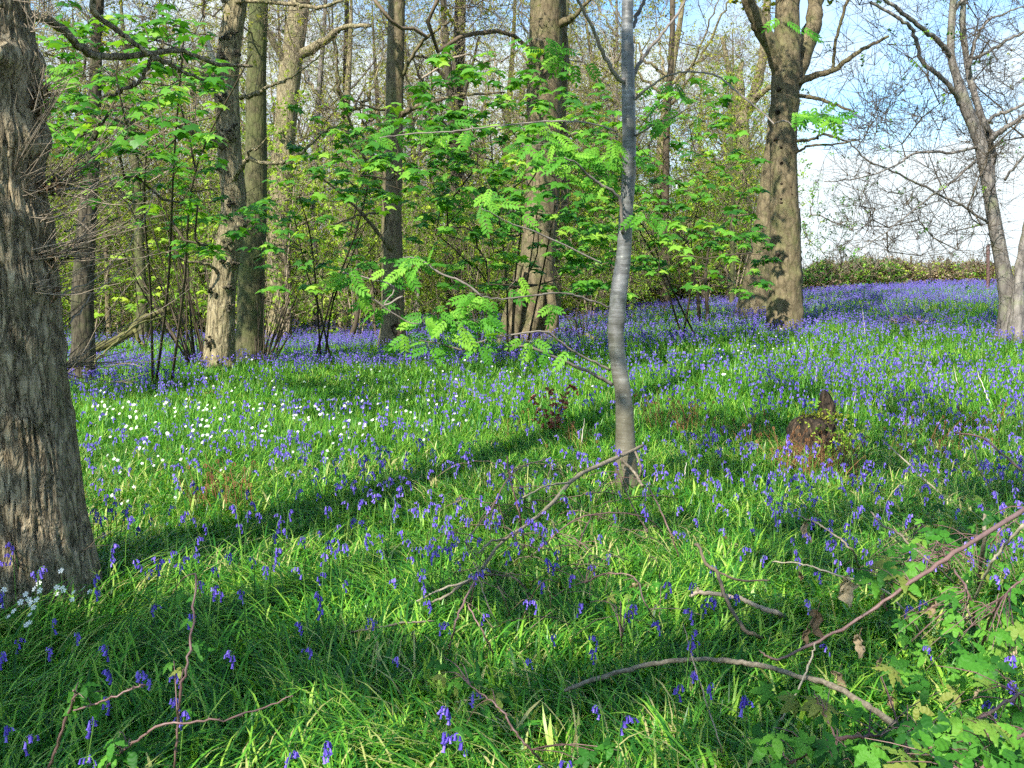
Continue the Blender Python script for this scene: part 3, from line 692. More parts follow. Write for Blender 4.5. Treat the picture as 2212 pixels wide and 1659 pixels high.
# density of flower spikes over the ground (spikes per square metre, by where the ground lies in the wood)
def bb_density(P):
    v = toV(P); y = v[1]; base = np.interp(y, [600, 640, 700, 760, 830, 900, 980, 1060, 1180, 1320, 1500, 1660], [40, 42, 44, 46, 46, 44, 46, 54, 60, 48, 34, 26])
    cl = n2(P[:,0], P[:,1], 2.4, 41); fine = n2(P[:,0], P[:,1], .55, 43)
    f = np.clip((cl-.36)*4.2, .12, 1.7)*np.clip((fine-.3)*3.2, .15, 1.8)
    f = np.where(y < 760, .22+.78*f, f)
    k = 1-np.clip(blob(v, 330, 1130, 170, 110, .75)+blob(v, 470, 870, 130, 40, .7)+blob(v, 560, 980, 260, 60, .35)+blob(v, 1650, 800, 180, 30, .35)+blob(v, 1720, 1010, 110, 60, .8)+blob(v, 240, 720, 120, 30, .7)
        + blob(v, 1300, 1180, 120, 60, .35)+blob(v, 2000, 1250, 260, 90, .45)+blob(v, 340, 740, 330, 22, .4)+blob(v, 1300, 1400, 330, 60, .3), 0, .95)
    add = blob(v, 780, 1110, 220, 70, 30)*(fine > .45)+blob(v, 1640, 1120, 150, 50, 22)*(fine > .45)+blob(v, 1750, 850, 500, 90, 18)+blob(v, 240, 1260, 90, 35, 80)+blob(v, 30, 1350, 70, 40, 90)+blob(v, 900, 770, 300, 35, 18)+blob(v, 300, 850, 160, 30, 34)+blob(v, 1080, 920, 200, 60, 14)+blob(v, 1900, 640, 260, 40, 25)
    litter = 1-np.clip(blob(v, 330, 690, 250, 18, .9)+blob(v, 800, 660, 420, 12, .9), 0, .95)
    return (base*f*k+add)*litter
allP = []
for y0, y1, dm in ((2.6, 6, 120), (6, 12, 130), (12, 20, 120), (20, 34, 110), (34, 52, 90)):
    p = strip(y0, y1, dm, .58, .5); d = bb_density(p); allP.append(p[R.random(len(p)) < d/dm])
bP = np.concatenate(allP)
EXCL = []   # (x, y, radius) feet of trunks
tv = toV(bP); inside = (tv[0] > -20) & (tv[0] < 2232) & (tv[1] < 1720)
order = np.argsort(bP[:,1]+np.where(inside, 0, 1000)); bP = bP[order]
print('bluebells', len(bP), 'nearest 300 to', bP[299, 1])
nearP, farP = bP[:300], bP[300:]
# regions give the near plants their words
def region(x, y):
    vx, vy = toV(np.array([x, y, h1(x, y)]))
    spots = [((130, 1300), 'at the foot of the thick oak trunk on the left'), ((40, 1400), 'in the shade at the left edge below the oak'), ((300, 1290), 'in the shade just right of the oak foot'), ((250, 1560), 'in shaded grass at the bottom left'),
             ((620, 1170), 'on the sunny edge of the oak shadow'), ((800, 1080), 'in the dense patch beyond the oak shadow'), ((560, 1400), 'in the dark grass right of the upright bramble stem'), ((860, 1400), 'in the bright grass at the middle bottom'), ((830, 1580), 'at the very bottom of the sunny grass'),
             ((1080, 1180), 'under the bramble tangle'), ((1100, 1480), 'in the grass left of the long pale stick'), ((1350, 1580), 'in front of the long pale stick'), ((1300, 1290), 'below the silver stem in open grass'), ((1450, 1130), 'in the grass just right of the silver stem foot'),
             ((1640, 1110), 'in the patch between silver stem and rotten stump'), ((1580, 1250), 'near the broken grey stick'), ((1620, 1480), 'behind the long pale stick on the right'), ((1900, 1130), 'on the sunny slope below the rotten stump'), ((1880, 1350), 'under the arching purple bramble stem'), ((2080, 1450), 'among the bramble leaves at the bottom right')]
    return min(spots, key=lambda s: (s[0][0]-vx)**2+((s[0][1]-vy)*1.3)**2)[1]
KINDS = []
for s in range(12):
    st, fl, lv = bluebell(s); KINDS.append((st.mesh('stem'), fl.mesh('flowers'), lv.mesh('leaves', False)))
protos = []
for i, p in enumerate(nearP):
    rg = region(p[0], p[1]); lab = 'violet bluebell with nodding flowers '+rg; rz = R.uniform(0, 6.28); s_ = R.uniform(.8, 1.15)
    if i < 12:
        t = thing('bluebell', lab, 'bluebell', p, 'bluebells '+rg)
        obj('stem', KINDS[i][0], M['stalk'], t); obj('flower_spike', KINDS[i][1], M['bell'], t); obj('leaves', KINDS[i][2], M['grass'], t)
        t.rotation_euler = (0, 0, rz); protos.append(t)
    else:
        t = dup(protos[R.integers(0, 12)], p, rz, s_, lab); t['group'] = 'bluebells '+rg
fk = []
for s in range(8):
    st, fl, lv = bluebell(300+s, False); fk.append(multi('bb', [(st, M['stalk']), (fl, M['bell']), (lv, M['grass'])]))
nk = []
for s in range(6):
    st, fl, lv = bluebell(400+s, True); nk.append(multi('bn', [(st, M['stalk']), (fl, M['bell']), (lv, M['grass'])]))
q = len(farP); ix = np.where(farP[:,1] < 11, R.integers(8, 14, q), R.integers(0, 8, q))
instancer('bluebell_carpet', farP, np.stack([R.normal(0, .1, q), R.normal(0, .1, q), R.uniform(0, 6.28, q)], 1), R.uniform(.8, 1.2, q), ix, fk+nk, None)
tag(bpy.data.objects['bluebell_carpet'], 'carpet of violet bluebells stretching back through the wood', 'bluebells', kind='stuff')
# ---- stitchwort
sv = []
def sblob(n, x, y, sx, sy):
    for _ in range(n): sv.append((R.normal(x, sx), R.normal(y, sy)))
sblob(14, 110, 1400, 28, 18); sblob(12, 70, 1440, 28, 14); sblob(3, 40, 1480, 30, 20)
sblob(85, 430, 960, 190, 60); sblob(60, 660, 900, 170, 60); sblob(34, 300, 940, 100, 18); sblob(26, 240, 1080, 50, 60); sblob(30, 820, 940, 120, 45); sblob(26, 1080, 830, 130, 40); sblob(20, 1580, 770, 90, 16); sblob(22, 1520, 810, 90, 30); sblob(14, 1290, 860, 90, 30)
sv = [s for s in sv if s[1] > 745 and not (s[0] < 190+(s[1]-900)*.12 and s[1] < 1330)][:300]
def sreg(x, y):
    if y > 1350: return 'in the white clump below the thick left oak'
    if x < 300 and y > 1010: return 'scattered in sunny grass right of the thick oak'
    if x < 520 and y < 925: return 'in the grass below the pale warty trunk'
    if x < 560: return 'in the broad white drift right of the thick oak'
    if x < 760: return 'in the drift right of the pale warty trunk'
    if x < 980: return 'in the sunny grass left of the middle'
    if x < 1360: return 'in the bluebells left of the silver stem'
    if y < 792: return 'in the sunlit strip before the tall right trunk'
    return 'in the grass right of the silver stem'
SK = []
for s in range(8): a, b = stitch(s); SK.append((a.mesh('stem'), b.mesh('petals', False)))
sp = []
for i, (x, y) in enumerate(sv):
    p = G(x, y+12*1.0); rg = sreg(x, y)
    if i < 8:
        t = thing('stitchwort', 'small white stitchwort flower '+rg, 'white flower', p, 'stitchworts '+rg); obj('stem', SK[i][0], M['stalk'], t); obj('petals', SK[i][1], M['petal'], t); sp.append(t)
    else:
        sc_ = .95 if p[1] < 9 else 1.2
        t = dup(sp[R.integers(0, 8)], p, R.uniform(-.5, .5), R.uniform(.85, 1.1)*sc_, 'small white stitchwort flower '+rg); t['group'] = 'stitchworts '+rg
# ---- leaf litter
lP = np.concatenate([strip(2, 14, 14), strip(24, 70, 7)]); v = toV(lP)
k = R.random(len(lP)) < np.where(lP[:,1] < 20, .35+blob(v, 1740, 1020, 150, 60, .6), np.clip(blob(v, 330, 700, 300, 30, 1)+blob(v, 900, 665, 700, 25, 1), 0, 1)); lP = lP[k]; lP[:,2] += .03
lt = []
for s in range(4):
    mb = MB()
    if s < 2:
        for j in range(4): mb.add((DRY[j][0]-[0, .5, 0])*.06*R.uniform(.7, 1.2)@eulmat(R.normal(0, .5), R.normal(0, .5), R.uniform(0, 6))[0].T+R.uniform(-.1, .1, 3)*[1, 1, .1], DRY[j][1], R.random())
    else:
        for j in range(14): mb.add(SIM[0]*R.uniform(.1, .2)@eulmat(R.normal(0, .4), R.normal(0, .4), R.uniform(0, 6))[0].T+R.uniform(-.35, .35, 3)*[1, 1, .1], SIM[1], R.random())
    me = mb.mesh('lit', False); me.materials.append(M['dryleaf']); lt.append(me)
q = len(lP); instancer('leaf_litter', lP, np.stack([R.normal(0, .2, q), R.normal(0, .2, q), R.uniform(0, 6.28, q)], 1), R.uniform(.8, 1.4, q), np.where(lP[:,1] < 20, R.integers(0, 2, q), R.integers(2, 4, q)), lt, None)
tag(bpy.data.objects['leaf_litter'], 'brown fallen leaves scattered over the woodland floor', 'fallen leaves', kind='stuff')
# ================================================================ the trees one can point to
def warts(n, h0, h1_, a=(.02, .06), s=(.06, .14), seed=0, facing=None):
    r = np.random.default_rng(seed); return [(r.uniform(h0, h1_), (facing if facing is not None else 0)+r.uniform(-1.7, 1.7) if facing is not None else r.uniform(0, 6.28), r.uniform(*a), r.uniform(*s)) for _ in range(n)]
FC = -pi/2     # angle of the side turned to the camera

# ---- thick oak, left foreground
P, r = spine([(42, 1400, 400), (38, 1330, 372), (36, 1240, 345), (30, 1120, 300), (24, 1000, 276), (12, 880, 262), (0, 760, 254), (-4, 640, 250), (-14, 520, 240), (-28, 400, 232), (-36, 280, 236), (-46, 160, 232), (-52, 40, 222), (-60, -100, 205)], 5.2, up=12, upr=.55, lean=(-.5, .4))
gz = h1(P[0][0], P[0][1])
def hV(vy, d): return (W(0, vy, d)[2]-gz)
burr = []
for vy, a_, s_ in ((790, .016, .07), (640, .022, .09), (530, .018, .08), (400, .026, .10), (225, .045, .14), (60, .05, .12)):
    for ang in (-2.3, -1.6, -.9, -.35, .2): burr.append((hV(vy, 5.45)+.12+R.normal(0, .015), ang+R.normal(0, .15), a_*R.uniform(.6, 1.1), s_*R.uniform(.7, 1)))
T = Tree('oak_tree', 'thick rough barked oak trunk with rings of wiry shoots at the left edge', 'tree', (P[0][0], P[0][1], gz))
T.trunk(P, r, ring=.022, k=260, amp=.010, flare=.16, fh=.22, lobes=4, warts=burr, seed=2, ridge=.02, cracks=9)
# long bare limb crossing to the next tree, and others
T.limb([(60, 30, 21), (120, 52, 18), (165, 95, 17), (195, 118, 16), (245, 122, 14), (330, 115, 12), (385, 108, 10), (425, 122, 9), (470, 138, 9), (545, 143, 6)], 5.4, 6.6, 10, wig=.004)
T.limb([(330, 118, 9), (322, 140, 9), (300, 175, 8), (272, 192, 8), (240, 203, 6), (212, 210, 3)], 6.0, 6.1, 7)
T.limb([(320, 118, 10), (300, 100, 10), (262, 72, 11), (225, 45, 12), (200, 22, 13), (205, -20, 14)], 6.0, 5.8, 8, wig=.004)
T.limb([(330, 125, 10), (360, 135, 9), (395, 155, 8), (440, 172, 6)], 6.0, 6.6, 7)
# sprays of epicormic shoots from the burrs
shoots = MB()
def spray(vx, vy, n, ang, sp, L0, L1, d=5.2, r0=.0032):
    """wiry shoots leaving a burr; ang in degrees above the horizontal, to the right"""
    for _ in range(int(n*.6)):
        a = radians(R.normal(ang, sp)); Ln = R.uniform(L0, L1); p = W(vx+R.normal(0, 9), vy+R.normal(0, 9), d+R.normal(0, .06)); d3 = np.array([cos(a), R.normal(-.15, .35), sin(a)]); d3 /= np.linalg.norm(d3)
        Q = [p]; 
        for k in range(5): d3 = d3+R.normal(0, .13, 3)+np.array([0, 0, .05]); d3 /= np.linalg.norm(d3); Q.append(Q[-1]+d3*Ln/5)
        V, F = tube(catmull(Q, 9), np.linspace(r0, .0011, 9), 4); shoots.add(V, F)
        for k in (2, 3, 4):
            if R.random() < .3:
                e = d3+R.normal(0, .6, 3); V, F = prisms(np.array([Q[k]]), np.array([Q[k]+e/np.linalg.norm(e)*R.uniform(.06, .2)]), .0015, .0008); shoots.add(V, F)
for vx, n, ang in ((0, 26, 160), (30, 22, 110), (60, 26, 60), (88, 30, 20)):
    spray(vx, 212, n, ang, 38, .08, .30); spray(vx, 250, n//2, ang, 40, .08, .25, 5.12)
for vx, vy, n, ang in ((5, 405, 30, 25), (40, 420, 20, 20), (105, 410, 34, 22), (115, 395, 20, 15), (90, 470, 20, 15), (130, 540, 26, 12), (60, 560, 26, 10), (10, 640, 24, 15), (60, 640, 28, 12), (130, 560, 16, 20), (150, 790, 26, 24), (100, 795, 12, 8), (135, 700, 6, 30)):
    spray(vx, vy, n, ang, 16, .12, .75, 5.13 if vx < 100 else 5.3)
for vx, vy, n in ((95, 35, 30), (70, 60, 20), (80, 0, 20)): spray(vx, vy, n, 40, 60, .05, .2, 5.1)
spray(130, 1210, 2, 14, 6, .15, .25, 5.05)
# long slender shoots reaching right
for pts in ([(118, 640, 4), (200, 600, 4), (290, 520, 3), (330, 420, 2), (380, 345, 1.5)], [(150, 700, 5), (200, 640, 4), (260, 590, 3), (330, 560, 2)], [(100, 560, 5), (180, 520, 5), (250, 470, 4), (310, 420, 3), (385, 350, 2)], [(120, 410, 7), (190, 405, 6), (240, 395, 5), (262, 380, 3)], [(140, 500, 5), (190, 470, 4), (220, 450, 3), (285, 410, 1.6)], [(155, 790, 4), (200, 740, 4), (240, 690, 3), (300, 660, 2)], [(60, 1340, 4), (110, 1300, 3), (135, 1288, 2), (155, 1320, 2)]):
    D = np.linspace(5.3, 6.4, len(pts)); Q = catmull([W(a, b, e) for (a, b, c), e in zip(pts, D)], 16); Q[1:] += R.normal(0, .008, Q[1:].shape)
    V, F = tube(Q, np.linspace(pts[0][2]*5.3/FP/2, .0012, 16), 4); shoots.add(V, F)
obj('shoots', shoots.mesh('shoots', True, T.base), M['shoot'], T.root)
b = MB()
for _ in range(420):
    vx, vy = ((R.uniform(-10, 105), R.normal(225, 18)) if R.random() < .4 else (R.uniform(-10, 125), R.choice([400, 560, 640])+R.normal(0, 7)))
    p = W(vx, vy, 5.45)-[0, .62*.85, 0]; p = W(vx, vy, 5.45-.30*R.uniform(.75, 1.05)); V, F = tube(np.array([p, p+R.normal(0, .02, 3), p+R.normal(0, .035, 3)]), [.006, .005, .002], 4); b.add(V, F)
obj('burr_buds', b.mesh('buds', True, T.base), M['dryleaf'], T.root)
T.grow(ell(60, (-2.6, 6., 8.5), (3.2, 3.2, 3.0)), .5, .08, .1); T.twigs(3, (.3, .8), .004)
T.finish('oak_fg', 'twig')
EXCL.append((P[0][0], P[0][1], .42))

# ---- pale warty oak
P, r = spine([(468, 838, 84), (472, 800, 72), (475, 745, 64), (479, 650, 57), (484, 600, 55), (490, 553, 55), (500, 500, 54), (505, 430, 52), (500, 380, 52), (496, 330, 50), (492, 250, 50), (489, 170, 52), (497, 90, 48), (508, 20, 46), (512, -60, 44)], 19, up=15, upr=.5, lean=(.3, .5))
gz = h1(P[0][0], P[0][1]); wl = []
for vx, vy in ((478, 600), (500, 595), (500, 635), (470, 705), (462, 745), (478, 752), (497, 755), (475, 790), (500, 470), (488, 440), (490, 410), (513, 450), (480, 335), (500, 270), (470, 270), (497, 262), (505, 250), (492, 192), (488, 105), (512, 108), (500, 55), (487, 60), (512, 90), (492, 530), (505, 540), (495, 500)):
    c = np.interp(vy, [250, 550, 838], [492, 489, 469]); wl.append((W(0, vy, 19)[2]-gz+.12, FC+np.clip((vx-c)/26, -1, 1)*1.25, R.uniform(.05, .10), R.uniform(.07, .12)))
    wl.append((W(0, vy-5, 19)[2]-gz+.12, FC+np.clip((vx-c)/26, -1, 1)*1.25+.3, -R.uniform(.02, .05), .05))
T = Tree('oak_tree', 'pale sunlit oak trunk covered in dark warts and burrs with a broken snag', 'tree', (P[0][0], P[0][1], gz))
T.trunk(P, r, ring=.05, k=72, amp=.012, flare=.12, fh=.4, warts=wl, seed=5, ridge=.06, cracks=4)
T.limb([(480, 318, 13), (455, 308, 12), (420, 290, 11), (385, 272, 10), (340, 258, 8), (290, 235, 7), (240, 225, 5), (170, 205, 4), (120, 180, 3)], 18.8, 16.5)
T.limb([(475, 178, 14), (445, 165, 13), (400, 150, 11), (360, 135, 9), (345, 150, 5), (330, 120, 5)], 18.9, 17.5)
T.limb([(502, 388, 13), (520, 365, 11), (535, 342, 10), (560, 350, 8), (600, 353, 8), (622, 345, 8), (660, 320, 6), (700, 285, 5), (730, 270, 3)], 18.7, 17)
T.limb([(534, 343, 6), (540, 325, 5), (560, 318, 4), (578, 295, 2)], 18.3, 17.6)
T.limb([(520, 212, 10), (545, 205, 9), (560, 200, 8), (575, 190, 7), (610, 175, 6), (640, 160, 4), (690, 120, 3)], 18.9, 17.5)
T.limb([(480, 1, 10), (600, 5, 10), (650, 12, 9), (690, 15, 7), (740, 2, 6)], 18.9, 17.5)
T.limb([(470, 590, 8), (455, 572, 7), (425, 568, 6), (395, 560, 4), (360, 545, 3)], 18.8, 18)
T.grow(np.concatenate([vbox(60, 200, 760, -300, 130, 16.5, 21.5), vbox(30, 160, 460, 100, 330, 15.5, 19)]), .45, .09, .06, .005)
e = T.twigs(4, (.25, .7), .0045)
gen_leaves(T.lf, CL[0], e[R.random(len(e)) < .12], (.08, .16))
wk = MB()
for (wh, wt_, wa, ws) in wl[::2]:
    i_ = int(np.clip((wh)/(T.P[-1][2]-T.P[0][2])*len(T.P), 0, len(T.P)-1)); rr_ = T.r[i_]+wa*.75; dv = np.array([cos(wt_), sin(wt_), 0]); c_ = T.P[i_]+dv*rr_
    for q_ in range(9):
        o_ = R.normal(0, .045, 3); V, F = tube(np.array([c_+o_-dv*.03, c_+o_+dv*.01, c_+o_+dv*.025+[0, 0, .01]]), np.array([.04, .032, .01])*R.uniform(.5, 1), 6, True); wk.add(V, F)
obj('burrs', wk.mesh('burrs', True, T.base), M['dark'], T.root)
sn = MB(); Q = catmull([W(468, 145, 18.7), W(458, 125, 18.6), W(450, 95, 18.6), W(446, 64, 18.6)], 10); V, F = tube(Q, np.array([.085, .08, .07, .065, .06, .05, .04, .03, .022, .004])*.95, 8, True); sn.add(V, F)
obj('snag', sn.mesh('snag', True, T.base), M['deadwood'], T.root)
T.finish('oak', 'twig', 'olive'); EXCL.append((P[0][0], P[0][1], .38))

# ---- the trunks behind (foot list, depth, bark, words)
def big(pts, d, bark, label, box=None, up=15, limbs=(), flare=.2, fh=.4, seed=1, dd=0., wt=0, lobes=5, twig='twig', nt_=50, leafp=.22, k=48, cat='tree', name='oak_tree', upr=.55, lean=(0, 0), ridge=.04, leaf='olive', shade=(), extra=()):
    P, r = spine(pts, d, dd, up=up, upr=upr, lean=lean); gz = h1(P[0][0], P[0][1])
    T = Tree(name, label, cat, (P[0][0], P[0][1], gz))
    T.trunk(P, r, ring=.08, k=k, amp=.014, flare=flare, fh=fh, lobes=lobes, warts=warts(wt, .5, 8, (.03, .07), (.07, .12), seed, FC), seed=seed, ridge=ridge)
    for l in limbs:
        ld = l[1] if isinstance(l, tuple) else (d, d-1.5); l = l[0] if isinstance(l, tuple) else l
        T.limb(l, ld[0], ld[1])
    cx = pts[-1][0]; b = box or (cx-260, cx+260, -420, 120)
    tg = vbox(nt_, b[0], b[1], b[2], b[3], d-3, d+3); sh = np.zeros((0, 3))
    for (vx, vy, rad, n, t_) in shade: sh = np.concatenate([sh, G(vx, vy)+TOSUN*t_+R.normal(0, rad*.55, (int(n*1.7), 3))])  # unseen leafy boughs added towards the sun to shade these ground spots
    for x_ in extra: tg = np.concatenate([tg, vbox(*x_)])
    T.grow(np.concatenate([tg, sh]), .55, .10, .08, .0055 if not extra else .0045, rcap=.013 if extra else .2)
    if len(sh): gen_leaves(T.lf, CL[0], sh, (.30, .5), .6); gen_leaves(T.lf, CL[1], sh+R.normal(0, .15, sh.shape), (.22, .4), .6)
    e = T.twigs(5, (.3, .9), .006, forks=2)
    if leafp: gen_leaves(T.lf, CL[1], e[R.random(len(e)) < leafp], (.09, .18))
    T.finish(bark, twig, leaf); EXCL.append((P[0][0], P[0][1], pts[0][2]*d/FP/2)); return T
big([(540, 795, 64), (541, 700, 58), (543, 600, 56), (550, 480, 50), (553, 350, 46), (553, 200, 42), (556, 80, 40), (558, -40, 37)], 23.5, 'mossy', 'mossy greenish trunk close behind the pale warty oak', limbs=[([(548, 560, 6), (600, 530, 4), (650, 540, 3)], (23, 22))], seed=11, name='beech_tree', up=17)
big([(602, 742, 58), (603, 700, 50), (602, 600, 50), (606, 450, 48), (615, 300, 45), (625, 170, 48), (640, 60, 43), (655, -60, 38)], 35, 'oak', 'ridged grey brown oak trunk in the gap right of the mossy trunk',
    limbs=[([(645, 120, 24), (700, 90, 18), (740, 60, 12), (800, 55, 8)], (35, 33)), ([(625, 150, 20), (590, 90, 14), (560, 30, 10)], (35, 34)), ([(612, 500, 9), (650, 485, 7), (690, 465, 5)], (34.5, 33))], seed=12, up=20, flare=.28)
T5 = big([(852, 775, 88), (848, 740, 62), (848, 690, 50), (848, 600, 46), (846, 470, 43), (849, 330, 40), (853, 160, 38), (856, 60, 36), (857, -60, 34)], 28, 'beech', 'smooth brown trunk with a rot hole in its spreading foot, left of centre',
    limbs=[([(866, 175, 9), (880, 140, 8), (905, 100, 7), (940, 65, 6), (985, 40, 4)], (28, 27)), ([(868, 250, 14), (890, 235, 12), (930, 222, 9), (1000, 205, 6), (1090, 200, 4)], (28, 26)), ([(838, 240, 7), (800, 232, 5), (740, 205, 4)], (28, 27)), ([(838, 430, 9), (800, 370, 8), (770, 300, 6), (735, 210, 4)], (27.8, 26)), ([(845, 540, 9), (790, 470, 8), (740, 420, 6), (690, 380, 4)], (27.7, 26)), ([(835, 460, 6), (790, 462, 5), (720, 485, 3)], (27.7, 26))], seed=13, flare=.35, fh=.35, name='beech_tree', ridge=.02, nt_=60, shade=[(740, 775, 1., 20, 13), (850, 785, .9, 34, 13), (950, 775, .9, 30, 13)])
big([(977, 702, 40), (977, 650, 34), (978, 540, 33), (980, 400, 33), (984, 260, 32), (990, 120, 26), (994, 20, 24), (996, -60, 22)], 38, 'dark', 'dark slim oak trunk between the smooth trunk and the big centre trunk', limbs=[([(985, 250, 9), (1010, 180, 7), (1035, 80, 5)], (38, 37)), ([(975, 190, 9), (930, 130, 6), (890, 120, 4)], (38, 37))], seed=14, twig='twigdark')
T7 = big([(1128, 770, 150), (1132, 735, 122), (1140, 690, 104), (1152, 620, 88), (1162, 550, 74), (1169, 450, 70), (1172, 330, 70), (1175, 200, 72), (1178, 100, 70), (1179, -50, 66)], 27, 'beech', 'broad smooth trunk with folded buttressed foot in the middle of the wood',
    limbs=[([(1195, 60, 20), (1225, 45, 18), (1245, 30, 10), (1290, -20, 7)], (27, 26)), ([(1200, 90, 10), (1210, 200, 16), (1222, 350, 17), (1218, 480, 16)][::-1], (28.2, 28.5)), ([(1215, 300, 14), (1222, 150, 14), (1218, 50, 14), (1216, -40, 12)], (28.3, 28.3))], seed=15, flare=.22, fh=.5, lobes=7, name='beech_tree', ridge=.03, nt_=60, shade=[(1040, 780, .9, 34, 13), (1150, 775, .8, 30, 13), (1350, 700, 1.1, 40, 14)])
# buttress stems hugging the centre trunk
bs = MB()
for pts in ([(1085, 760, 16), (1092, 700, 22), (1108, 640, 20), (1125, 570, 14)], [(1175, 770, 22), (1190, 720, 30), (1195, 680, 24), (1185, 600, 18)], [(1130, 765, 30), (1150, 700, 26), (1168, 660, 16), (1172, 600, 10)], [(1108, 765, 26), (1112, 700, 30), (1125, 620, 24)]):
    Q = catmull([W(a, b_, 26.3) for a, b_, c in pts], 14); V, F = tube(Q, np.interp(np.linspace(0, len(pts)-1, 14), range(len(pts)), [c*26.3/FP/2 for a, b_, c in pts]), 12); V += R.normal(0, .008, V.shape); bs.add(V, F)
obj('buttress_roots', bs.mesh('buttress', True, T7.base), M['beech'], T7.root)
hole = MB(); c = W(858, 712, 27.62); th = np.arange(14)*2*pi/14
V = np.concatenate([[c+[.16*cos(t)*(1+.2*sin(3*t)), 0, .17*sin(t)] for t in th], [c+[0, .12, 0]]]); hole.add(V, np.stack([np.arange(14), (np.arange(14)+1) % 14, np.full(14, 14)], 1), .5)
obj('rot_hole', hole.mesh('hole', True, T5.base), M['rot'], T5.root)
T9 = big([(1695, 738, 92), (1695, 715, 82), (1695, 660, 74), (1696, 600, 68), (1696, 500, 63), (1693, 400, 58), (1692, 300, 56), (1697, 180, 60), (1700, 100, 56), (1701, 20, 50), (1702, -60, 46)], 24, 'beech', 'tall spotted trunk forking into three big limbs on the right', box=(1480, 1980, -420, -20),
    limbs=[([(1685, 165, 34), (1672, 110, 36), (1645, 60, 34), (1620, 10, 30), (1600, -50, 26)], (24, 23.5)), ([(1712, 190, 34), (1735, 120, 38), (1755, 60, 36), (1763, 0, 34), (1766, -60, 30)], (24.2, 24.6)),
           ([(1718, 178, 17), (1755, 165, 15), (1800, 152, 12), (1840, 122, 10), (1875, 100, 8), (1920, 78, 6)], (23.9, 23)), ([(1800, 152, 7), (1802, 110, 7), (1815, 50, 7), (1832, 0, 7)], (23.6, 23)), ([(1718, 205, 9), (1765, 212, 8), (1810, 230, 6), (1845, 240, 4)], (23.9, 23)),
           ([(1720, 305, 7), (1760, 300, 6), (1775, 290, 5), (1830, 305, 3)], (23.8, 23)), ([(1720, 330, 6), (1750, 315, 5), (1800, 312, 4), (1860, 300, 3)], (23.8, 23))], seed=16, flare=.10, fh=.3, wt=26, name='beech_tree', ridge=.015, twig='twig', leafp=.05, nt_=70, shade=[(1440, 705, 1.3, 60, 14), (1540, 690, 1.3, 60, 14), (1620, 700, 1.2, 50, 14), (1800, 690, 1.3, 46, 14), (1930, 705, 1.2, 30, 14), (1860, 655, 1.6, 40, 14), (2040, 680, 1.4, 36, 14)])
kn = MB()
for vx, vy in [(1689, 155), (1697, 165), (1680, 192), (1680, 300), (1688, 318), (1678, 240), (1690, 352), (1707, 352), (1707, 330), (1688, 397), (1705, 405), (1687, 430), (1690, 438), (1710, 455), (1707, 515), (1710, 500), (1684, 550), (1710, 420)]:
    c = W(vx+R.normal(0, 2), vy, 24-.30); V, F = tube(np.array([c+[0, .14, 0], c+[0, .02, 0], c+[0, -.02, .01]]), np.array([.075, .065, .02])*R.uniform(.4, .8), 9, True); V += R.normal(0, .006, V.shape); kn.add(V, F)
obj('knots', kn.mesh('knots', True, T9.base), M['rot'], T9.root)
big([(1632, 672, 96), (1636, 640, 72), (1645, 553, 54), (1652, 480, 44), (1658, 420, 38), (1668, 330, 34), (1680, 240, 30), (1700, 120, 26), (1715, 0, 22)], 30, 'beech', 'wide leaning trunk partly hidden behind the tall spotted one', box=(1560, 1900, -420, -40), seed=17, flare=.12, fh=.5, name='beech_tree', up=16, nt_=30, ridge=.02)
big([(1606, 640, 34), (1606, 600, 33), (1607, 553, 32), (1607, 450, 32), (1606, 350, 30), (1603, 270, 28), (1600, 240, 24)], 42, 'oak', 'slim oak forking at half height left of the tall spotted trunk', box=(1460, 1680, -200, 180), up=11, upr=.5,
    limbs=[([(1605, 262, 24), (1625, 215, 24), (1640, 160, 20), (1650, 110, 20), (1655, 40, 18), (1660, -30, 16)], (42, 41)), ([(1618, 230, 14), (1640, 205, 14), (1665, 188, 12), (1700, 180, 8)], (41.5, 40)), ([(1600, 250, 18), (1590, 200, 16), (1575, 150, 12), (1560, 80, 8)], (42, 42))], seed=18, nt_=70, leafp=.06)
big([(178, 835, 66), (178, 800, 58), (180, 740, 48), (178, 650, 46), (183, 553, 42), (190, 450, 36), (200, 350, 30), (205, 200, 26), (210, 60, 22), (215, -50, 20)], 17.5, 'dark', 'dark trunk standing just behind the thick left oak', seed=19, up=12, twig='twigdark', nt_=40, flare=.1, box=(60, 480, -250, 200))
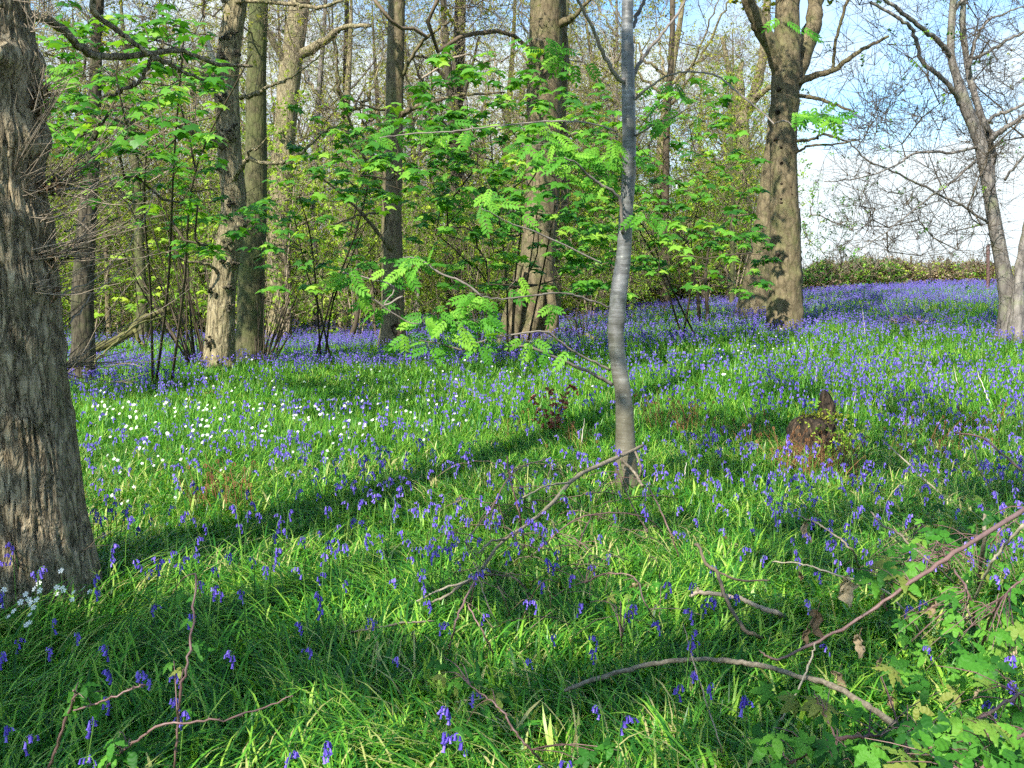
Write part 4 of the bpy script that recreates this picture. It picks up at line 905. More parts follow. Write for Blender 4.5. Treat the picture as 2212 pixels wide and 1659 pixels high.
# right-hand grey maple against the sky
T12 = big([(2196, 735, 88), (2188, 690, 60), (2178, 640, 38), (2165, 570, 31), (2150, 490, 29), (2138, 420, 27), (2120, 320, 26), (2103, 270, 26), (2088, 235, 26), (2077, 200, 23), (2068, 170, 18), (2055, 125, 16), (2054, 80, 16), (2057, 30, 15), (2060, -40, 13)], 20, 'greybark', 'grey twin stemmed maple spreading bare branches over the right sky', box=(1850, 2420, -300, 300), up=9, upr=.5,
    limbs=[([(2196, 760, 44), (2197, 700, 36), (2200, 640, 26), (2207, 560, 22), (2222, 480, 20), (2246, 400, 18), (2260, 200, 20)], (19.6, 19.8)), ([(2150, 480, 14), (2141, 400, 18), (2140, 320, 17), (2115, 240, 16), (2099, 185, 14), (2086, 110, 14), (2080, 30, 13), (2090, -40, 10)], (20.3, 20.6)),
           ([(2072, 225, 12), (2062, 200, 11), (2030, 165, 10), (1990, 130, 9), (1975, 70, 8), (1950, 45, 8), (1880, 5, 6)], (20, 19)), ([(2052, 122, 12), (2035, 95, 11), (2000, 68, 10), (1960, 35, 9), (1900, -10, 7)], (20, 19)),
           ([(2140, 310, 12), (2145, 295, 14), (2160, 285, 12), (2185, 268, 10), (2230, 240, 8)], (20.2, 20)), ([(2145, 290, 10), (2130, 270, 10), (2150, 250, 8), (2190, 235, 7), (2230, 215, 5)], (20.2, 20)),
           ([(2136, 482, 6), (2080, 445, 5), (2010, 410, 5), (1930, 370, 4), (1870, 345, 4), (1830, 305, 3), (1740, 275, 2)], (20, 18.5)), ([(2120, 315, 6), (2060, 330, 6), (1980, 330, 5), (1940, 355, 4), (1860, 385, 3), (1780, 392, 2)], (20, 18.5)),
           ([(2108, 345, 5), (2060, 390, 5), (1990, 440, 4), (1930, 490, 3), (1850, 545, 2)], (20, 18.5)), ([(2060, 30, 8), (2075, 5, 8), (2110, -20, 6)], (20, 20)), ([(2092, 150, 7), (2120, 60, 5), (2180, 25, 4), (2230, 10, 3)], (20.3, 20)),
           ([(2095, 130, 8), (2130, 115, 7), (2180, 85, 6), (2230, 60, 5)], (20.3, 20)), ([(2170, 390, 6), (2200, 350, 6), (2230, 320, 4)], (19.8, 19.5))], seed=20, flare=.25, fh=.3, name='maple_tree', ridge=.03, nt_=170, leafp=.035, twig='twigdark', lobes=4, extra=[(110, 1770, 2150, 80, 560, 18.5, 21.5), (60, 1850, 2150, 300, 560, 18.5, 21)], leaf='sycamore')
T = big([(2240, 735, 34), (2250, 690, 28), (2250, 550, 30), (2262, 300, 28), (2270, 100, 24)], 24, 'greybark', 'grey trunk cut off by the right edge behind the twin stemmed maple', box=(1990, 2420, -200, 420), up=11, seed=21, nt_=110, leafp=.03, twig='twigdark', name='maple_tree')
# extra twiggery and a little young leaf over the sky on the right
T = Tree('hawthorn_bush', 'airy green hawthorn bush on the bank right of the tall spotted trunk', 'bush', G(1765, 628))
b0 = T.base; T.limb([(*(b0-[0, 0, .2]), .05), (*(b0+[0, 0, .5]), .04), (*(b0+[.1, 0, 1.1]), .02)], 0, world=True); T.grow(vbox(60, 1735, 1850, 420, 600, 34, 37), .4, .08, .06, .004); e = T.twigs(3, (.2, .5), .005, maxr=.03); gen_leaves(T.lf, CL[0], e[R.random(len(e)) < .42], (.12, .22)); T.finish('twigdark', 'twigdark', 'sycamore')

# ---- silver rowan stem, foreground
sp_ = [(1364, 1096, 84), (1358, 1065, 66), (1352, 1000, 54), (1350, 920, 46), (1346, 850, 40), (1338, 800, 40), (1331, 740, 39), (1331, 700, 40), (1338, 620, 41), (1347, 553, 36), (1353, 450, 33), (1358, 380, 33), (1359, 300, 33), (1357, 200, 32), (1356, 150, 31), (1355, 70, 28), (1356, 0, 27), (1358, -60, 25)]
sp_ = [(a, b, c*.88) for a, b, c in sp_]
P, r = spine(sp_, 8., up=8.5, upr=.35, lean=(.2, .2)); gz = h1(P[0][0], P[0][1])
T = Tree('rowan_tree', 'silvery smooth rowan stem curving up through the right of centre', 'tree', (P[0][0], P[0][1], gz))
T.trunk(P, r, ring=.03, k=40, amp=.006, flare=.12, fh=.12, lobes=3, warts=warts(14, .3, 5, (.004, .010), (.02, .04), 9, FC), seed=22, ridge=.012)
RL = [[(1322, 832, 9), (1290, 812, 8), (1240, 790, 7), (1190, 768, 7), (1150, 752, 6), (1110, 748, 6), (1060, 757, 5), (1000, 755, 5), (950, 742, 3.5), (905, 735, 2)],
      [(1318, 800, 6), (1280, 780, 5.5), (1240, 760, 5), (1205, 735, 5), (1180, 718, 4.5), (1140, 718, 4), (1070, 730, 3), (1010, 745, 2)],
      [(1316, 665, 5), (1280, 650, 4.5), (1240, 638, 4.5), (1200, 634, 4), (1150, 638, 4), (1080, 645, 3.5), (1040, 640, 3)],
      [(1040, 640, 5), (1000, 610, 5), (950, 590, 4.5), (905, 560, 4), (870, 555, 2)],
      [(1340, 480, 7), (1345, 500, 8), (1338, 430, 7), (1300, 400, 7), (1265, 375, 6), (1250, 355, 4), (1220, 340, 3)],
      [(1355, 175, 10), (1335, 170, 10), (1310, 130, 9), (1290, 85, 8), (1270, 40, 7), (1245, -5, 6), (1235, -40, 5)],
      [(1350, 215, 11), (1370, 160, 9), (1400, 110, 7), (1440, 60, 6), (1470, 20, 5), (1490, -30, 4)],
      [(1362, 222, 7), (1400, 190, 5), (1450, 160, 4), (1500, 155, 4), (1550, 165, 4), (1600, 205, 4), (1650, 245, 3.5), (1672, 268, 3)],
      [(1672, 268, 3), (1688, 262, 3), (1700, 262, 3), (1710, 270, 2)],
      [(1372, 295, 4), (1410, 270, 3.5), (1450, 255, 3), (1500, 225, 2)],
      [(1330, 285, 4), (1290, 270, 4), (1230, 262, 4), (1150, 264, 3.5), (1050, 275, 3), (960, 285, 3), (880, 290, 3), (820, 298, 2)],
      [(1300, 570, 4), (1200, 520, 4), (1100, 480, 3), (1040, 450, 2)],
      [(1365, 60, 9), (1380, 25, 8), (1400, -20, 6)], [(870, 640, 4), (830, 660, 4), (850, 620, 3), (790, 600, 3), (740, 590, 2)], [(905, 700, 3), (870, 690, 3), (800, 640, 3), (760, 610, 2)]]
for i, l in enumerate(RL): T.limb(l, 8. if i not in (3, 13, 14) else 7.4, 7.4 if i not in (6, 12) else 8.4, 7, wig=.006)
br = T.lb
# leaf sprays: (vx, vy, how many leaves, spread px)
lm = T.lf
def rsp(x, y, n, s, d=7.5, size=(.12, .175)):
    n = max(2, int(n*.85)); P_ = np.array([W(x+R.normal(0, s), y+R.normal(0, s*.55), d+R.normal(0, .12)) for _ in range(n)])
    tw = W(x, y, d); V, F = prisms(np.repeat(tw[None], n, 0), P_, .0018, .0012); br.add(V, F)
    scatter(lm, ROW[0], ROW[1], P_, np.concatenate([facing(1, np.array([cos(a_), -.2, -.45+.45*sin(a_)]), np.array([0, -.75, .65]), .15, .3) for a_ in R.uniform(0, 6.28, n)]), R.uniform(size[0], size[1], n), np.clip(R.normal(.5, .25, n), 0, 1))
for x, y, n, s in ((745, 590, 8, 16), (770, 615, 8, 18), (830, 655, 6, 16), (845, 590, 5, 16), (890, 570, 9, 20), (905, 560, 6, 14), (910, 690, 9, 18), (895, 720, 6, 14), (945, 680, 9, 18), (985, 700, 9, 22), (1020, 690, 8, 18), (1045, 685, 5, 12), (950, 735, 8, 18), (1035, 742, 7, 14), (925, 745, 5, 14), (1150, 738, 5, 10), (1170, 755, 3, 12), (1040, 635, 6, 16), (1010, 645, 4, 12), (1110, 610, 4, 14), (1185, 655, 4, 12), (1215, 760, 3, 10)): rsp(x, y, n, s)
for x, y, n, s in ((1160, 320, 9, 24), (1200, 310, 12, 28), (1250, 330, 14, 30), (1290, 345, 12, 28), (1320, 320, 10, 22), (1230, 355, 9, 22), (1300, 380, 8, 18), (1180, 280, 6, 20), (1060, 420, 6, 18), (1040, 445, 7, 18), (1105, 455, 6, 16), (830, 290, 7, 18), (890, 275, 8, 22), (960, 275, 6, 20), (1020, 285, 3, 14), (1180, 110, 8, 26), (1230, 130, 8, 26), (1165, 85, 5, 18), (1395, 470, 8, 18), (1430, 240, 6, 22), (1460, 185, 5, 24), (1480, 255, 5, 22)): rsp(x, y, n, s, 7.8)
for x, y, n, s in ((1720, 245, 7, 10), (1745, 240, 6, 8), (1775, 248, 7, 10), (1800, 250, 8, 12), (1690, 50, 3, 8), (1735, 65, 3, 8)): rsp(x, y, n, s, 7.5, (.12, .16))
T.grow(ell(50, (P[-1][0], P[-1][1], 6.6), (1.6, 1.6, 1.6)), .3, .05, .1, .003); e = T.twigs(1, (.2, .4), .002); n = len(e); k = R.random(n) < .5; gen_leaves(lm, ROW, e[k], (.10, .15), .6)
T.finish('silver', 'twig', 'rowan', limbm='rowanlimb'); EXCL.append((P[0][0], P[0][1], .09))

# ================================================================ young leafy sycamores (understorey)
def sycamore(label, foot, fd, boxes, leaf=(3, 6), size=(.17, .25), stems=3, extra=0, mat='sycamore', keep=.74, name='sycamore_tree'):
    g = W(foot[0], foot[1], fd); g = np.array([g[0], fd, h1(g[0], fd)]); T = Tree(name, label, 'tree', g)
    tg = np.concatenate([vbox(*b) for b in boxes])
    # leafy twigs lie in level tiers
    tg[:, 2] = np.round(tg[:, 2]/.45)*.45+R.normal(0, .07, len(tg)); tg = tg[tg[:, 2] > .35]
    m = tg.mean(0)
    for k in range(stems):
        a = g+R.normal(0, .18, 3)*[1, 1, 0]; e = g+(m-g)*R.uniform(.8, 1.25)+R.normal(0, .7, 3)*[1, .5, .3]; e[2] = max(e[2], g[2]+1.5)
        Q = catmull([a-[0, 0, .1], a+(e-a)*.35+R.normal(0, .1, 3)+[0, 0, .25], a+(e-a)*.7+R.normal(0, .12, 3)+[0, 0, .15], e], 14)
        V, F = tube(Q, np.linspace(.024, .008, 14), 7); T.lb.add(V, F); T.seed(Q)
    T.grow(tg, .3, .06, .05, .003, .45, bias=.25, rcap=.016)
    tips = T.P_all[T.tips]; tips = tips[R.random(len(tips)) < keep]
    syc_leaves(T.lf, tips, leaf, size)
    mid = T.P_all[R.choice(T.free, int(len(tips)*.25))]; syc_leaves(T.lf, mid, (2, 4), size)
    T.finish('twigdark', 'twigdark', mat); return T
sycamore('leafy young sycamore filling the middle in front of the broad centre trunk', (1110, 760), 21, [(210, 880, 1240, 120, 330, 15, 21), (230, 930, 1330, 260, 470, 15, 21), (150, 980, 1320, 440, 640, 17, 22), (110, 880, 1100, 360, 600, 17, 21)], stems=5)
sycamore('dense dark green sycamore sapling just right of the silver stem', (1500, 720), 23, [(130, 1230, 1600, 180, 350, 17, 23), (220, 1250, 1650, 330, 520, 17, 23), (190, 1220, 1670, 490, 610, 16, 23)], stems=3, keep=.7)
sycamore('leafy sycamore sapling between mossy trunk and smooth trunk', (700, 770), 22, [(100, 620, 860, 240, 420, 15, 21), (90, 560, 860, 400, 640, 17, 23), (60, 720, 960, 270, 380, 14, 17)], stems=4)
sycamore('bright sycamore boughs between the thick left oak and the pale warty oak', (330, 830), 17, [(150, 95, 480, 40, 200, 9.5, 14), (170, 90, 470, 190, 330, 9.5, 14), (50, 150, 480, 330, 430, 11, 15), (60, 370, 590, 370, 560, 12, 16)], stems=3, size=(.13, .19))
sycamore('small sycamore sapling low in the shade behind the dark left trunk', (300, 720), 30, [(80, 170, 460, 480, 680, 26, 32)], stems=4, mat='thicket')
# ================================================================ background wood
# bare tree kinds shared by many trees
def bare_kind(i, hgt=16, rad=.28, spread=3.6, nt_=150, leafp=.08, fork=False):
    T = Tree('background_tree', 'x', 'tree', (0, 0, 0)); lean = R.normal(0, .5, 2)
    P = np.array([[0, 0, -.4], [lean[0]*.1, 0, hgt*.2], [lean[0]*.3, lean[1]*.3, hgt*.45], [lean[0], lean[1], hgt*.75], [lean[0]*1.3, lean[1], hgt*.95]])
    T.trunk(P, np.array([rad*1.15, rad*.9, rad*.75, rad*.4, rad*.1]), ring=.35, k=14, amp=.02, flare=.35, fh=.5, seed=40+i, ridge=.03)
    for k in range(5):
        a = R.uniform(0, 6.28); z0 = hgt*R.uniform(.3, .6); c = np.array([np.interp(z0, P[:, 2], P[:, 0]), np.interp(z0, P[:, 2], P[:, 1]), z0]); d = np.array([cos(a), sin(a), 0])
        L_ = R.uniform(.5, 1)*spread; T.limb([(*c, rad*.35), (*(c+d*L_*.4+[0, 0, L_*.3]), rad*.26), (*(c+d*L_*.7+[0, 0, L_*.8]), rad*.18), (*(c+d*L_+[0, 0, L_*1.3]), rad*.10)], 0, world=True, k=6, wig=.06)
    tg = ell(nt_, (0, 0, hgt*.68), (spread, spread, hgt*.36), .3); tg = tg[tg[:, 2] > hgt*.22]
    T.grow(tg, .7, .13, .05, .008, .5); e = T.twigs(4, (.4, 1.1), .0066, maxr=.03, forks=2)
    gen_leaves(T.lf, CL[2], e[R.random(len(e)) < leafp], (.12, .24)); return T
def shrub_kind(i, hgt, spread, nt_, leafp, rt=.005, multi_=5):
    T = Tree('shrub', 'x', 'shrub', (0, 0, 0))
    for k in range(multi_):
        a = R.uniform(0, 6.28); e = np.array([cos(a)*spread*.5*R.random(), sin(a)*spread*.5*R.random(), hgt*R.uniform(.4, .75)]); Q = catmull([[0, 0, -.3], e*.4+R.normal(0, .1, 3), e], 8); V, F = tube(Q, np.linspace(.035, .014, 8), 5); T.lb.add(V, F); T.seed(Q)
    tg = ell(nt_, (0, 0, hgt*.52), (spread, spread, hgt*.5)); tg = tg[tg[:, 2] > .2]
    T.grow(tg, .4, .1, .05, rt, .48); e = T.twigs(3, (.3, .7), .0055, maxr=.03)
    gen_leaves(T.lf, CL[i % 3], e[R.random(len(e)) < leafp], (.15, .29), .7); return T
words_far = ['far left behind the dark trunk', 'between thick oak and warty oak', 'behind the mossy trunk', 'between ridged oak and smooth trunk', 'behind the smooth brown trunk', 'between dark slim and centre trunks', 'behind the broad centre trunk', 'just right of the centre trunk', 'behind the silver stem', 'left of the tall spotted trunk', 'beyond the right edge']
def place_word(vx): return words_far[int(np.searchsorted([160, 440, 570, 760, 900, 1040, 1190, 1300, 1440, 1680], vx))]
def deploy(T, bark, twig, leaf, spots, noun, cat, group, name):
    root = T.finish(bark, twig, leaf); root.name = name; first = True
    for (vx, d, sc_, rz) in spots:
        x = W(vx, 640, d)[0]; p = np.array([x, d, h1(x, d)-.05]); vv = toV(p)
        far = ' near' if d < 38 else (' at middle distance' if d < 52 else ' far back')
        lab = noun+far+' '+place_word(vx)
        if first: root.location = [float(a) for a in p]; root.rotation_euler = (0, 0, rz); root.scale = (sc_,)*3; root['label'] = lab; root['category'] = cat; root['group'] = group+far+' '+place_word(vx); first = False
        else: q = dup(root, p, rz, sc_, lab); q['group'] = group+far+' '+place_word(vx)
def spots(n, x0, x1, d0, d1, s0=.8, s1=1.15):
    xs = np.linspace(x0, x1, n)+R.normal(0, (x1-x0)/n*.35, n); return [(float(min(x, 1590)), float(R.uniform(d0, d1)), float(R.uniform(s0, s1)), float(R.uniform(0, 6.28))) for x in xs]
barks = [('oak', 'grey ridged bare tree'), ('mossy', 'mossy green bare tree'), ('dark', 'dark bare tree'), ('greybark', 'pale grey bare tree'), ('beech', 'smooth brown bare tree')]
for i, (bk, nn_) in enumerate(barks):
    T = bare_kind(i, 16+i % 3, .24 if i < 3 else .17, 3.6, 130, .5)
    deploy(T, bk, 'twigfar' if i % 3 else 'twig', 'olive', spots(7, -80, 1250, 42, 72, .8, 1.1)+spots(2, 1250, 1590, 50, 72, .7, .9)+spots(2, 100, 1200, 34, 40, .7, .95), nn_, 'tree', nn_+'s', 'background_tree')
for i in range(3):
    T = bare_kind(10+i, 11, .10, 2.2, 90, .6); nn_ = ['slender grey pole tree', 'thin brown pole tree', 'slim greenish sapling tree'][i]
    deploy(T, ['greybark', 'beech', 'mossy'][i], 'twig', 'olive', spots(5, -60, 1600, 36, 60, .7, 1.1), nn_, 'tree', nn_+'s', 'pole_tree')
for i in range(4):
    T = shrub_kind(i, [9, 7, 5.0, 3.0][i], [3.0, 2.8, 2.4, 2.0][i], [190, 160, 120, 90][i], [.6, .65, .7, .75][i]); nn_ = ['tall yellow green hazel shrub', 'bright green hawthorn shrub', 'broad leafy elder shrub', 'low leafy bramble shrub'][i]
    lo, hi = [(38, 60), (33, 58), (33, 62), (36, 64)][i]
    deploy(T, 'twig', 'twigfar', 'thicket', spots(22, -100, 1600, lo, hi, .75, 1.15), nn_, 'shrub', nn_+'s', 'woodland_shrub')
# bare multi-stemmed hazels near the left trunks
def hazel(label, vx, d, pts, n=26):
    x = W(vx, 640, d)[0]; b0 = np.array([x, d, h1(x, d)]); T = Tree('hazel_bush', label, 'bush', b0)
    for k in range(n):
        tx, ty = pts[k % len(pts)]; e = W(tx+R.normal(0, 22), ty+R.normal(0, 25), d+R.normal(0, .9)); a = b0+R.normal(0, .12, 3)*[1, 1, 0]-[0, 0, .1]; m = a+(e-a)*.5+R.normal(0, .12, 3)+[0, 0, .18]
        Q = catmull([a, m, e], 12); V, F = tube(Q, np.linspace(.016, .004, 12)*R.uniform(.6, 1.3), 5); T.lb.add(V, F); T.seed(Q)
    T.grow(np.concatenate([vbox(70, min(p[0] for p in pts)-40, max(p[0] for p in pts)+40, min(p[1] for p in pts)-60, 640, d-1, d+1)]), .3, .05, .03, .003); e = T.twigs(2, (.2, .5), .003); gen_leaves(T.lf, CL[0], e[R.random(len(e)) < .05], (.06, .12)); T.finish('twigdark', 'twigdark', 'thicket')
hazel('bare dark hazel fanning up and left beside the pale warty oak', 432, 19.5, [(240, 420), (290, 360), (340, 420), (370, 480), (260, 520), (400, 400), (410, 500), (330, 300), (200, 470)])
hazel('dark shoots springing up from the foot of the mossy trunk', 560, 22.8, [(600, 640), (640, 600), (575, 610), (660, 560), (620, 660), (650, 640)], 22)
hazel('dead twiggy bush in the dip right of the centre trunk foot', 1260, 26, [(1220, 660), (1280, 670), (1320, 640), (1240, 690), (1350, 690)], 22)
hazel('thin whippy sapling between smooth trunk and centre trunk', 1040, 24, [(1000, 500), (1060, 480), (1020, 600), (1090, 560)], 10)
# far mass
mb = MB(); st = MB(); tw_ = MB()
for k in range(5200):
    d = R.uniform(68, 92); vx = R.uniform(-500, 1620); x = W(vx, 640, d)[0]; z = h1(x, d)+abs(R.normal(0, 1))*3.3+.1
    p = np.array([x, d, z]); t_ = CL[k % 3]; mb.add((t_[0]@eulmat(R.normal(0, .6), R.normal(0, .6), R.uniform(0, 6))[0].T)*R.uniform(.8, 1.7)+p, t_[1], R.random())
tag(obj('distant_undergrowth', mb.mesh('du', False), M['thicket']), 'hazy yellow green undergrowth at the far side of the wood', 'undergrowth', kind='stuff')
for k in range(420):
    d = R.uniform(66, 95); vx = R.uniform(-500, 1600); x = W(vx, 640, d)[0]; z = h1(x, d); hh = R.uniform(5, 12)*(1 if vx < 1150 else .6); ln = R.normal(0, .5); P_ = catmull([[x, d, z-.3], [x+ln*.5, d, z+hh*.5], [x+ln, d, z+hh]], 7)
    V, F = tube(P_, np.linspace(R.uniform(.05, .22), .02, 7), 6); st.add(V, F)
    n = 26; zz = R.uniform(.25, 1, n); a = np.stack([np.interp(zz, [0, 1], [x, x+ln]), np.full(n, d), z+hh*zz], 1); b_ = a+R.normal(0, 1, (n, 3))*[1.3, 1.3, .7]+[0, 0, .8]; V, F = prisms(a, b_, .022, .008); st.add(V, F)
    c_ = b_+R.normal(0, .7, (n, 3))+[0, 0, .3]; V, F = prisms(b_, c_, .010, .006); st.add(V, F); c_ = a+(b_-a)*.6; V, F = prisms(c_, c_+R.normal(0, .8, (n, 3)), .009, .005); st.add(V, F)
tag(obj('distant_wood', st.mesh('dw'), M['twigfar']), 'mass of bare trunks and twigs at the far side of the wood', 'wood', kind='stuff')

# ================================================================ hedge bank on the right skyline
def hedge(label, x0, x1, d, yb, yt, mat, n, seed, dry=.3, name='hedge'):
    xs = W(np.array([x0, x1]), np.array([yb, yb]), d)[:, 0]; xm = xs.mean(); T = Tree(name, label, 'hedge', (xm, d, h1(xm, d))); lf = MB(); dr = MB()
    for k in range(n):
        u = R.random(); vx = x0+(x1-x0)*u; top = yt(vx); x = W(vx, yb, d)[0]; zt = W(vx, top, d)[2]; g = h1(x, d); dd = R.uniform(-1.4, 1.4); zz = g-.1+(zt-g)*(1-R.random()**1.6)*(1-.28*dd*dd/2)
        p = np.array([x, d+dd, zz]); t_ = CL[k % 3]; (dr if R.random() < dry else lf).add((t_[0]@eulmat(R.normal(0, .6), R.normal(0, .6), R.uniform(0, 6))[0].T)*R.uniform(.14, .36)+p, t_[1], R.random())
    tw = MB(); m_ = n//3; vx = R.uniform(x0, x1, m_); x = np.array([W(v_, yb, d)[0] for v_ in vx]); g = H(x, np.full(m_, d)); zt = np.array([W(v_, yt(v_), d)[2] for v_ in vx]); a = np.stack([x, d+R.uniform(-1.3, 1.3, m_), g+(zt-g)*R.random(m_)*.8], 1)
    V, F = prisms(a, a+R.normal(0, .45, (m_, 3))+[0, 0, .25], .013, .006); tw.add(V, F)
    obj('foliage', lf.mesh('hl', False, T.base), M[mat], T.root); obj('dead_stems', tw.mesh('hs', True, T.base), M['twigpale'], T.root); obj('dry_leaves', dr.mesh('hd', False, T.base), M['dryleaf'], T.root)
hedge('brown and green bramble hedge along the sunny right skyline', 1905, 2135, 47, 632, lambda v: 575+.03*(v-1905)+6*sin(v/13.)+9*sin(v/4.7)+8*sin(v/2.1)+6*sin(v/31.)-(8*math.exp(-((v-2020)/60.)**2)), 'thicket', 5200, 1, .66)
hedge('ivy green hedge bank beyond the tall spotted trunk', 1722, 1925, 45, 640, lambda v: 570+6*sin(v/11.)+9*sin(v/3.1)+5*sin(v/1.7)-8*math.exp(-((v-1880)/40.)**2)+20*math.exp(-((v-1735)/14.)**2), 'sycamore', 4600, 2, .42)
hedge('scrubby bramble bank behind the centre and silver stems', 1240, 1700, 46, 665, lambda v: 615+9*sin(v/27.)+5*sin(v/8.), 'thicket', 6000, 3, .5)
hedge('brown bracken bank at the foot of the far left trees', 200, 900, 62, 700, lambda v: 660+7*sin(v/37.)+4*sin(v/9.), 'olive', 4600, 4, .65)
hedge('pale low scrub at the right end of the skyline', 2100, 2260, 55, 615, lambda v: 575+5*sin(v/9.), 'olive', 900, 5, .4)
# fence posts and a reddish post on the skyline
def post(label, vx, d, y0, y1, w_, mat, name='fence_post'):
    mb = MB(); a = W(vx, y0, d); a[2] = min(a[2], h1(a[0], d))-.2; e = W(vx+.5, y1, d); Q = np.linspace(a, e, 8); Q[1:-1, 0] += R.normal(0, .008, 6); V, F = tube(Q, np.full(8, w_*d/FP/2)*R.uniform(.92, 1.06, 8), 8, True); mb.add(V, F)
    o = obj(name, mb.mesh('post', False, a), M[mat]); o.location = [float(q) for q in a]; tag(o, label, 'post')
post('weathered square topped post above the hedge, nearest the maple', 2047, 46.2, 600, 559, 8, 'dark')
post('thin dark post poking above the middle of the hedge', 1968, 46.2, 600, 553, 5, 'dark')
post('short grey post above the green hedge bank', 1916, 46, 600, 560, 4, 'greybark')
post('reddish brown post beside the grey maple stems', 2134, 42, 640, 530, 8, 'twigred')
# torn root plate on the hedge
T = Tree('upturned_root', 'torn brown root plate standing on the hedge bank', 'stump', G(1852, 628)); mb = MB(); d = T.base[1]-1.
for k in range(46):
    a = W(1838+R.uniform(-8, 30), 622+R.uniform(-4, 6), d+R.normal(0, .2)); e = W(1850+R.uniform(-14, 22), 585+R.uniform(-6, 26), d+R.normal(0, .25)); V, F = tube(catmull([a, (a+e)/2+R.normal(0, .1, 3), e], 6), np.linspace(.09, .02, 6)*R.uniform(.5, 1.3), 6); mb.add(V, F)
V, F = tube(catmull([W(1862, 590, d), W(1866, 560, d), W(1870, 540, d)], 6), np.linspace(.04, .012, 6), 6); mb.add(V, F)
obj('root_plate', mb.mesh('rp', True, T.base), M['bracken'], T.root)
# slim trees in front of the bank
def pole(label, pts, d, mat, name='sapling', dd=0):
    P, r = spine(pts, d, dd); T = Tree(name, label, 'sapling', (P[0][0], P[0][1], h1(P[0][0], P[0][1]))); Q = catmull(P, 24); Q[1:] += R.normal(0, .012, Q[1:].shape); V, F = tube(Q, np.interp(np.linspace(0, len(r)-1, 24), range(len(r)), r), 8, True); T.lb.add(V, F); T.seed(Q)
    T.grow(Q[-1]+R.normal(0, 1, (14, 3))*[.5, .5, .5]+[0, 0, .5], .3, .05, .05, .003); T.twigs(2, (.2, .5), .003); T.finish(mat, 'twigdark'); return T
pole('curved pale birch sapling rising from the bluebells left of the smooth trunk', [(750, 742, 12), (762, 720, 12), (770, 690, 10), (775, 655, 9), (772, 600, 7), (770, 540, 6), (768, 480, 4)], 31, 'deadwood')
pole('short dark sapling left of two near the wide leaning trunk', [(1511, 668, 8), (1508, 640, 8), (1502, 615, 7), (1498, 560, 4)], 29, 'dark')
pole('short dark sapling right of two near the wide leaning trunk', [(1530, 672, 9), (1527, 640, 8), (1524, 600, 7), (1530, 540, 4)], 28, 'dark')
pole('smooth pale brown pole behind the sapling pair', [(1436, 652, 22), (1437, 600, 20), (1436, 500, 17), (1438, 380, 15), (1442, 250, 13), (1450, 100, 12), (1455, -30, 11)], 40, 'beech', 'young_beech')
pole('thin pale stem tucked behind the right side of the tall spotted trunk', [(1731, 655, 10), (1729, 600, 9), (1727, 540, 8), (1726, 450, 6)], 33, 'oak')
pole('slim dark stem beside the smooth brown trunk base', [(812, 690, 6), (806, 640, 6), (800, 560, 5)], 33, 'dark')
pole('short brown stem left of the pale birch sapling', [(738, 705, 26), (738, 680, 24), (740, 640, 22), (742, 560, 18), (744, 400, 14), (746, 200, 12), (748, 0, 10)], 44, 'beech', 'young_beech')
# fallen trunk on the left
T = Tree('fallen_branch', 'mossy fallen bough propped in the dip behind the thick left oak', 'fallen branch', G(230, 752))
T.seed(np.array([T.base, T.base+[.1, 0, .1]])); T.limb([(150, 790, 24), (200, 757, 22), (250, 736, 20), (280, 718, 17), (300, 692, 15), (330, 680, 12), (366, 668, 9)], 22, 22.6, 9); T.limb([(290, 712, 9), (300, 735, 8), (312, 745, 3)], 22, 22, 6)
T.limb([(202, 790, 4), (215, 770, 5), (260, 730, 5), (300, 700, 5), (355, 682, 4)], 12, 15, 6)
T.finish('oak', 'mossstem')
T = Tree('fallen_log', 'thin rotting log lying in the shade right of the centre trunk', 'log', G(1250, 742)); T.seed(np.array([T.base, T.base+[.1, 0, .02]])); g1, g2 = G(1215, 725), G(1290, 748); T.limb([(*(g1+[0, 0, .2]), .07), (*((g1+g2)/2+[0, 0, .2]), .06), (*(g2+[0, 0, .15]), .05)], 0, world=True); T.finish('oak', 'mossstem')
g = G(1960, 712); mb = MB(); n_ = 60
for k in range(n_): p = g+R.normal(0, 1, 3)*[.30, .2, .05]+[0, 0, .18]; t_ = DRY[k % 4]; mb.add((t_[0]@eulmat(R.normal(0, .6), R.normal(0, .6), R.uniform(0, 6))[0].T)*R.uniform(.1, .22)+p, t_[1], R.random())
o = obj('leaf_heap', mb.mesh('heap', False, g), M['dryleaf']); o.location = [float(q) for q in g]; tag(o, 'small pale heap of dead leaves in the bluebells on the right', 'leaf heap')
# ================================================================ foreground brambles, sticks, stump
def GH(vx, vy, h=0.):
    p = np.array([W(vx, vy, d) for d in DG]); below = p[:,2] <= H(p[:,0], p[:,1])+h
    k = int(np.argmax(below)) if below.any() else len(DG)-1
    return W(vx, vy, DG[k])
def vtube(mb, pts, n=None, k=6, wig=.002, taper=True):
    """pts (vx, vy, width px, height above ground)"""
    Q = [GH(p[0], p[1], p[3]+(.13 if p[3] > .025 else 0)) for p in pts]; r = [p[2]*q[1]/FP/2 for p, q in zip(pts, Q)]; n = n or len(pts)*5
    C_ = catmull(Q, n); C_[1:] += R.normal(0, wig, C_[1:].shape); rr = np.interp(np.linspace(0, len(r)-1, n), range(len(r)), r)*(1+R.normal(0, .10, n)); V, F = tube(C_, rr, k, True); mb.add(V, F); return C_, rr
def thorns(mb, Cc, rr, n):
    i = R.integers(1, len(Cc), n); d = R.normal(0, 1, (n, 3)); d /= np.linalg.norm(d, axis=1)[:, None]; V, F = prisms(Cc[i], Cc[i]+d*(rr[i]+.007)[:, None], .0022, .0003); mb.add(V, F)
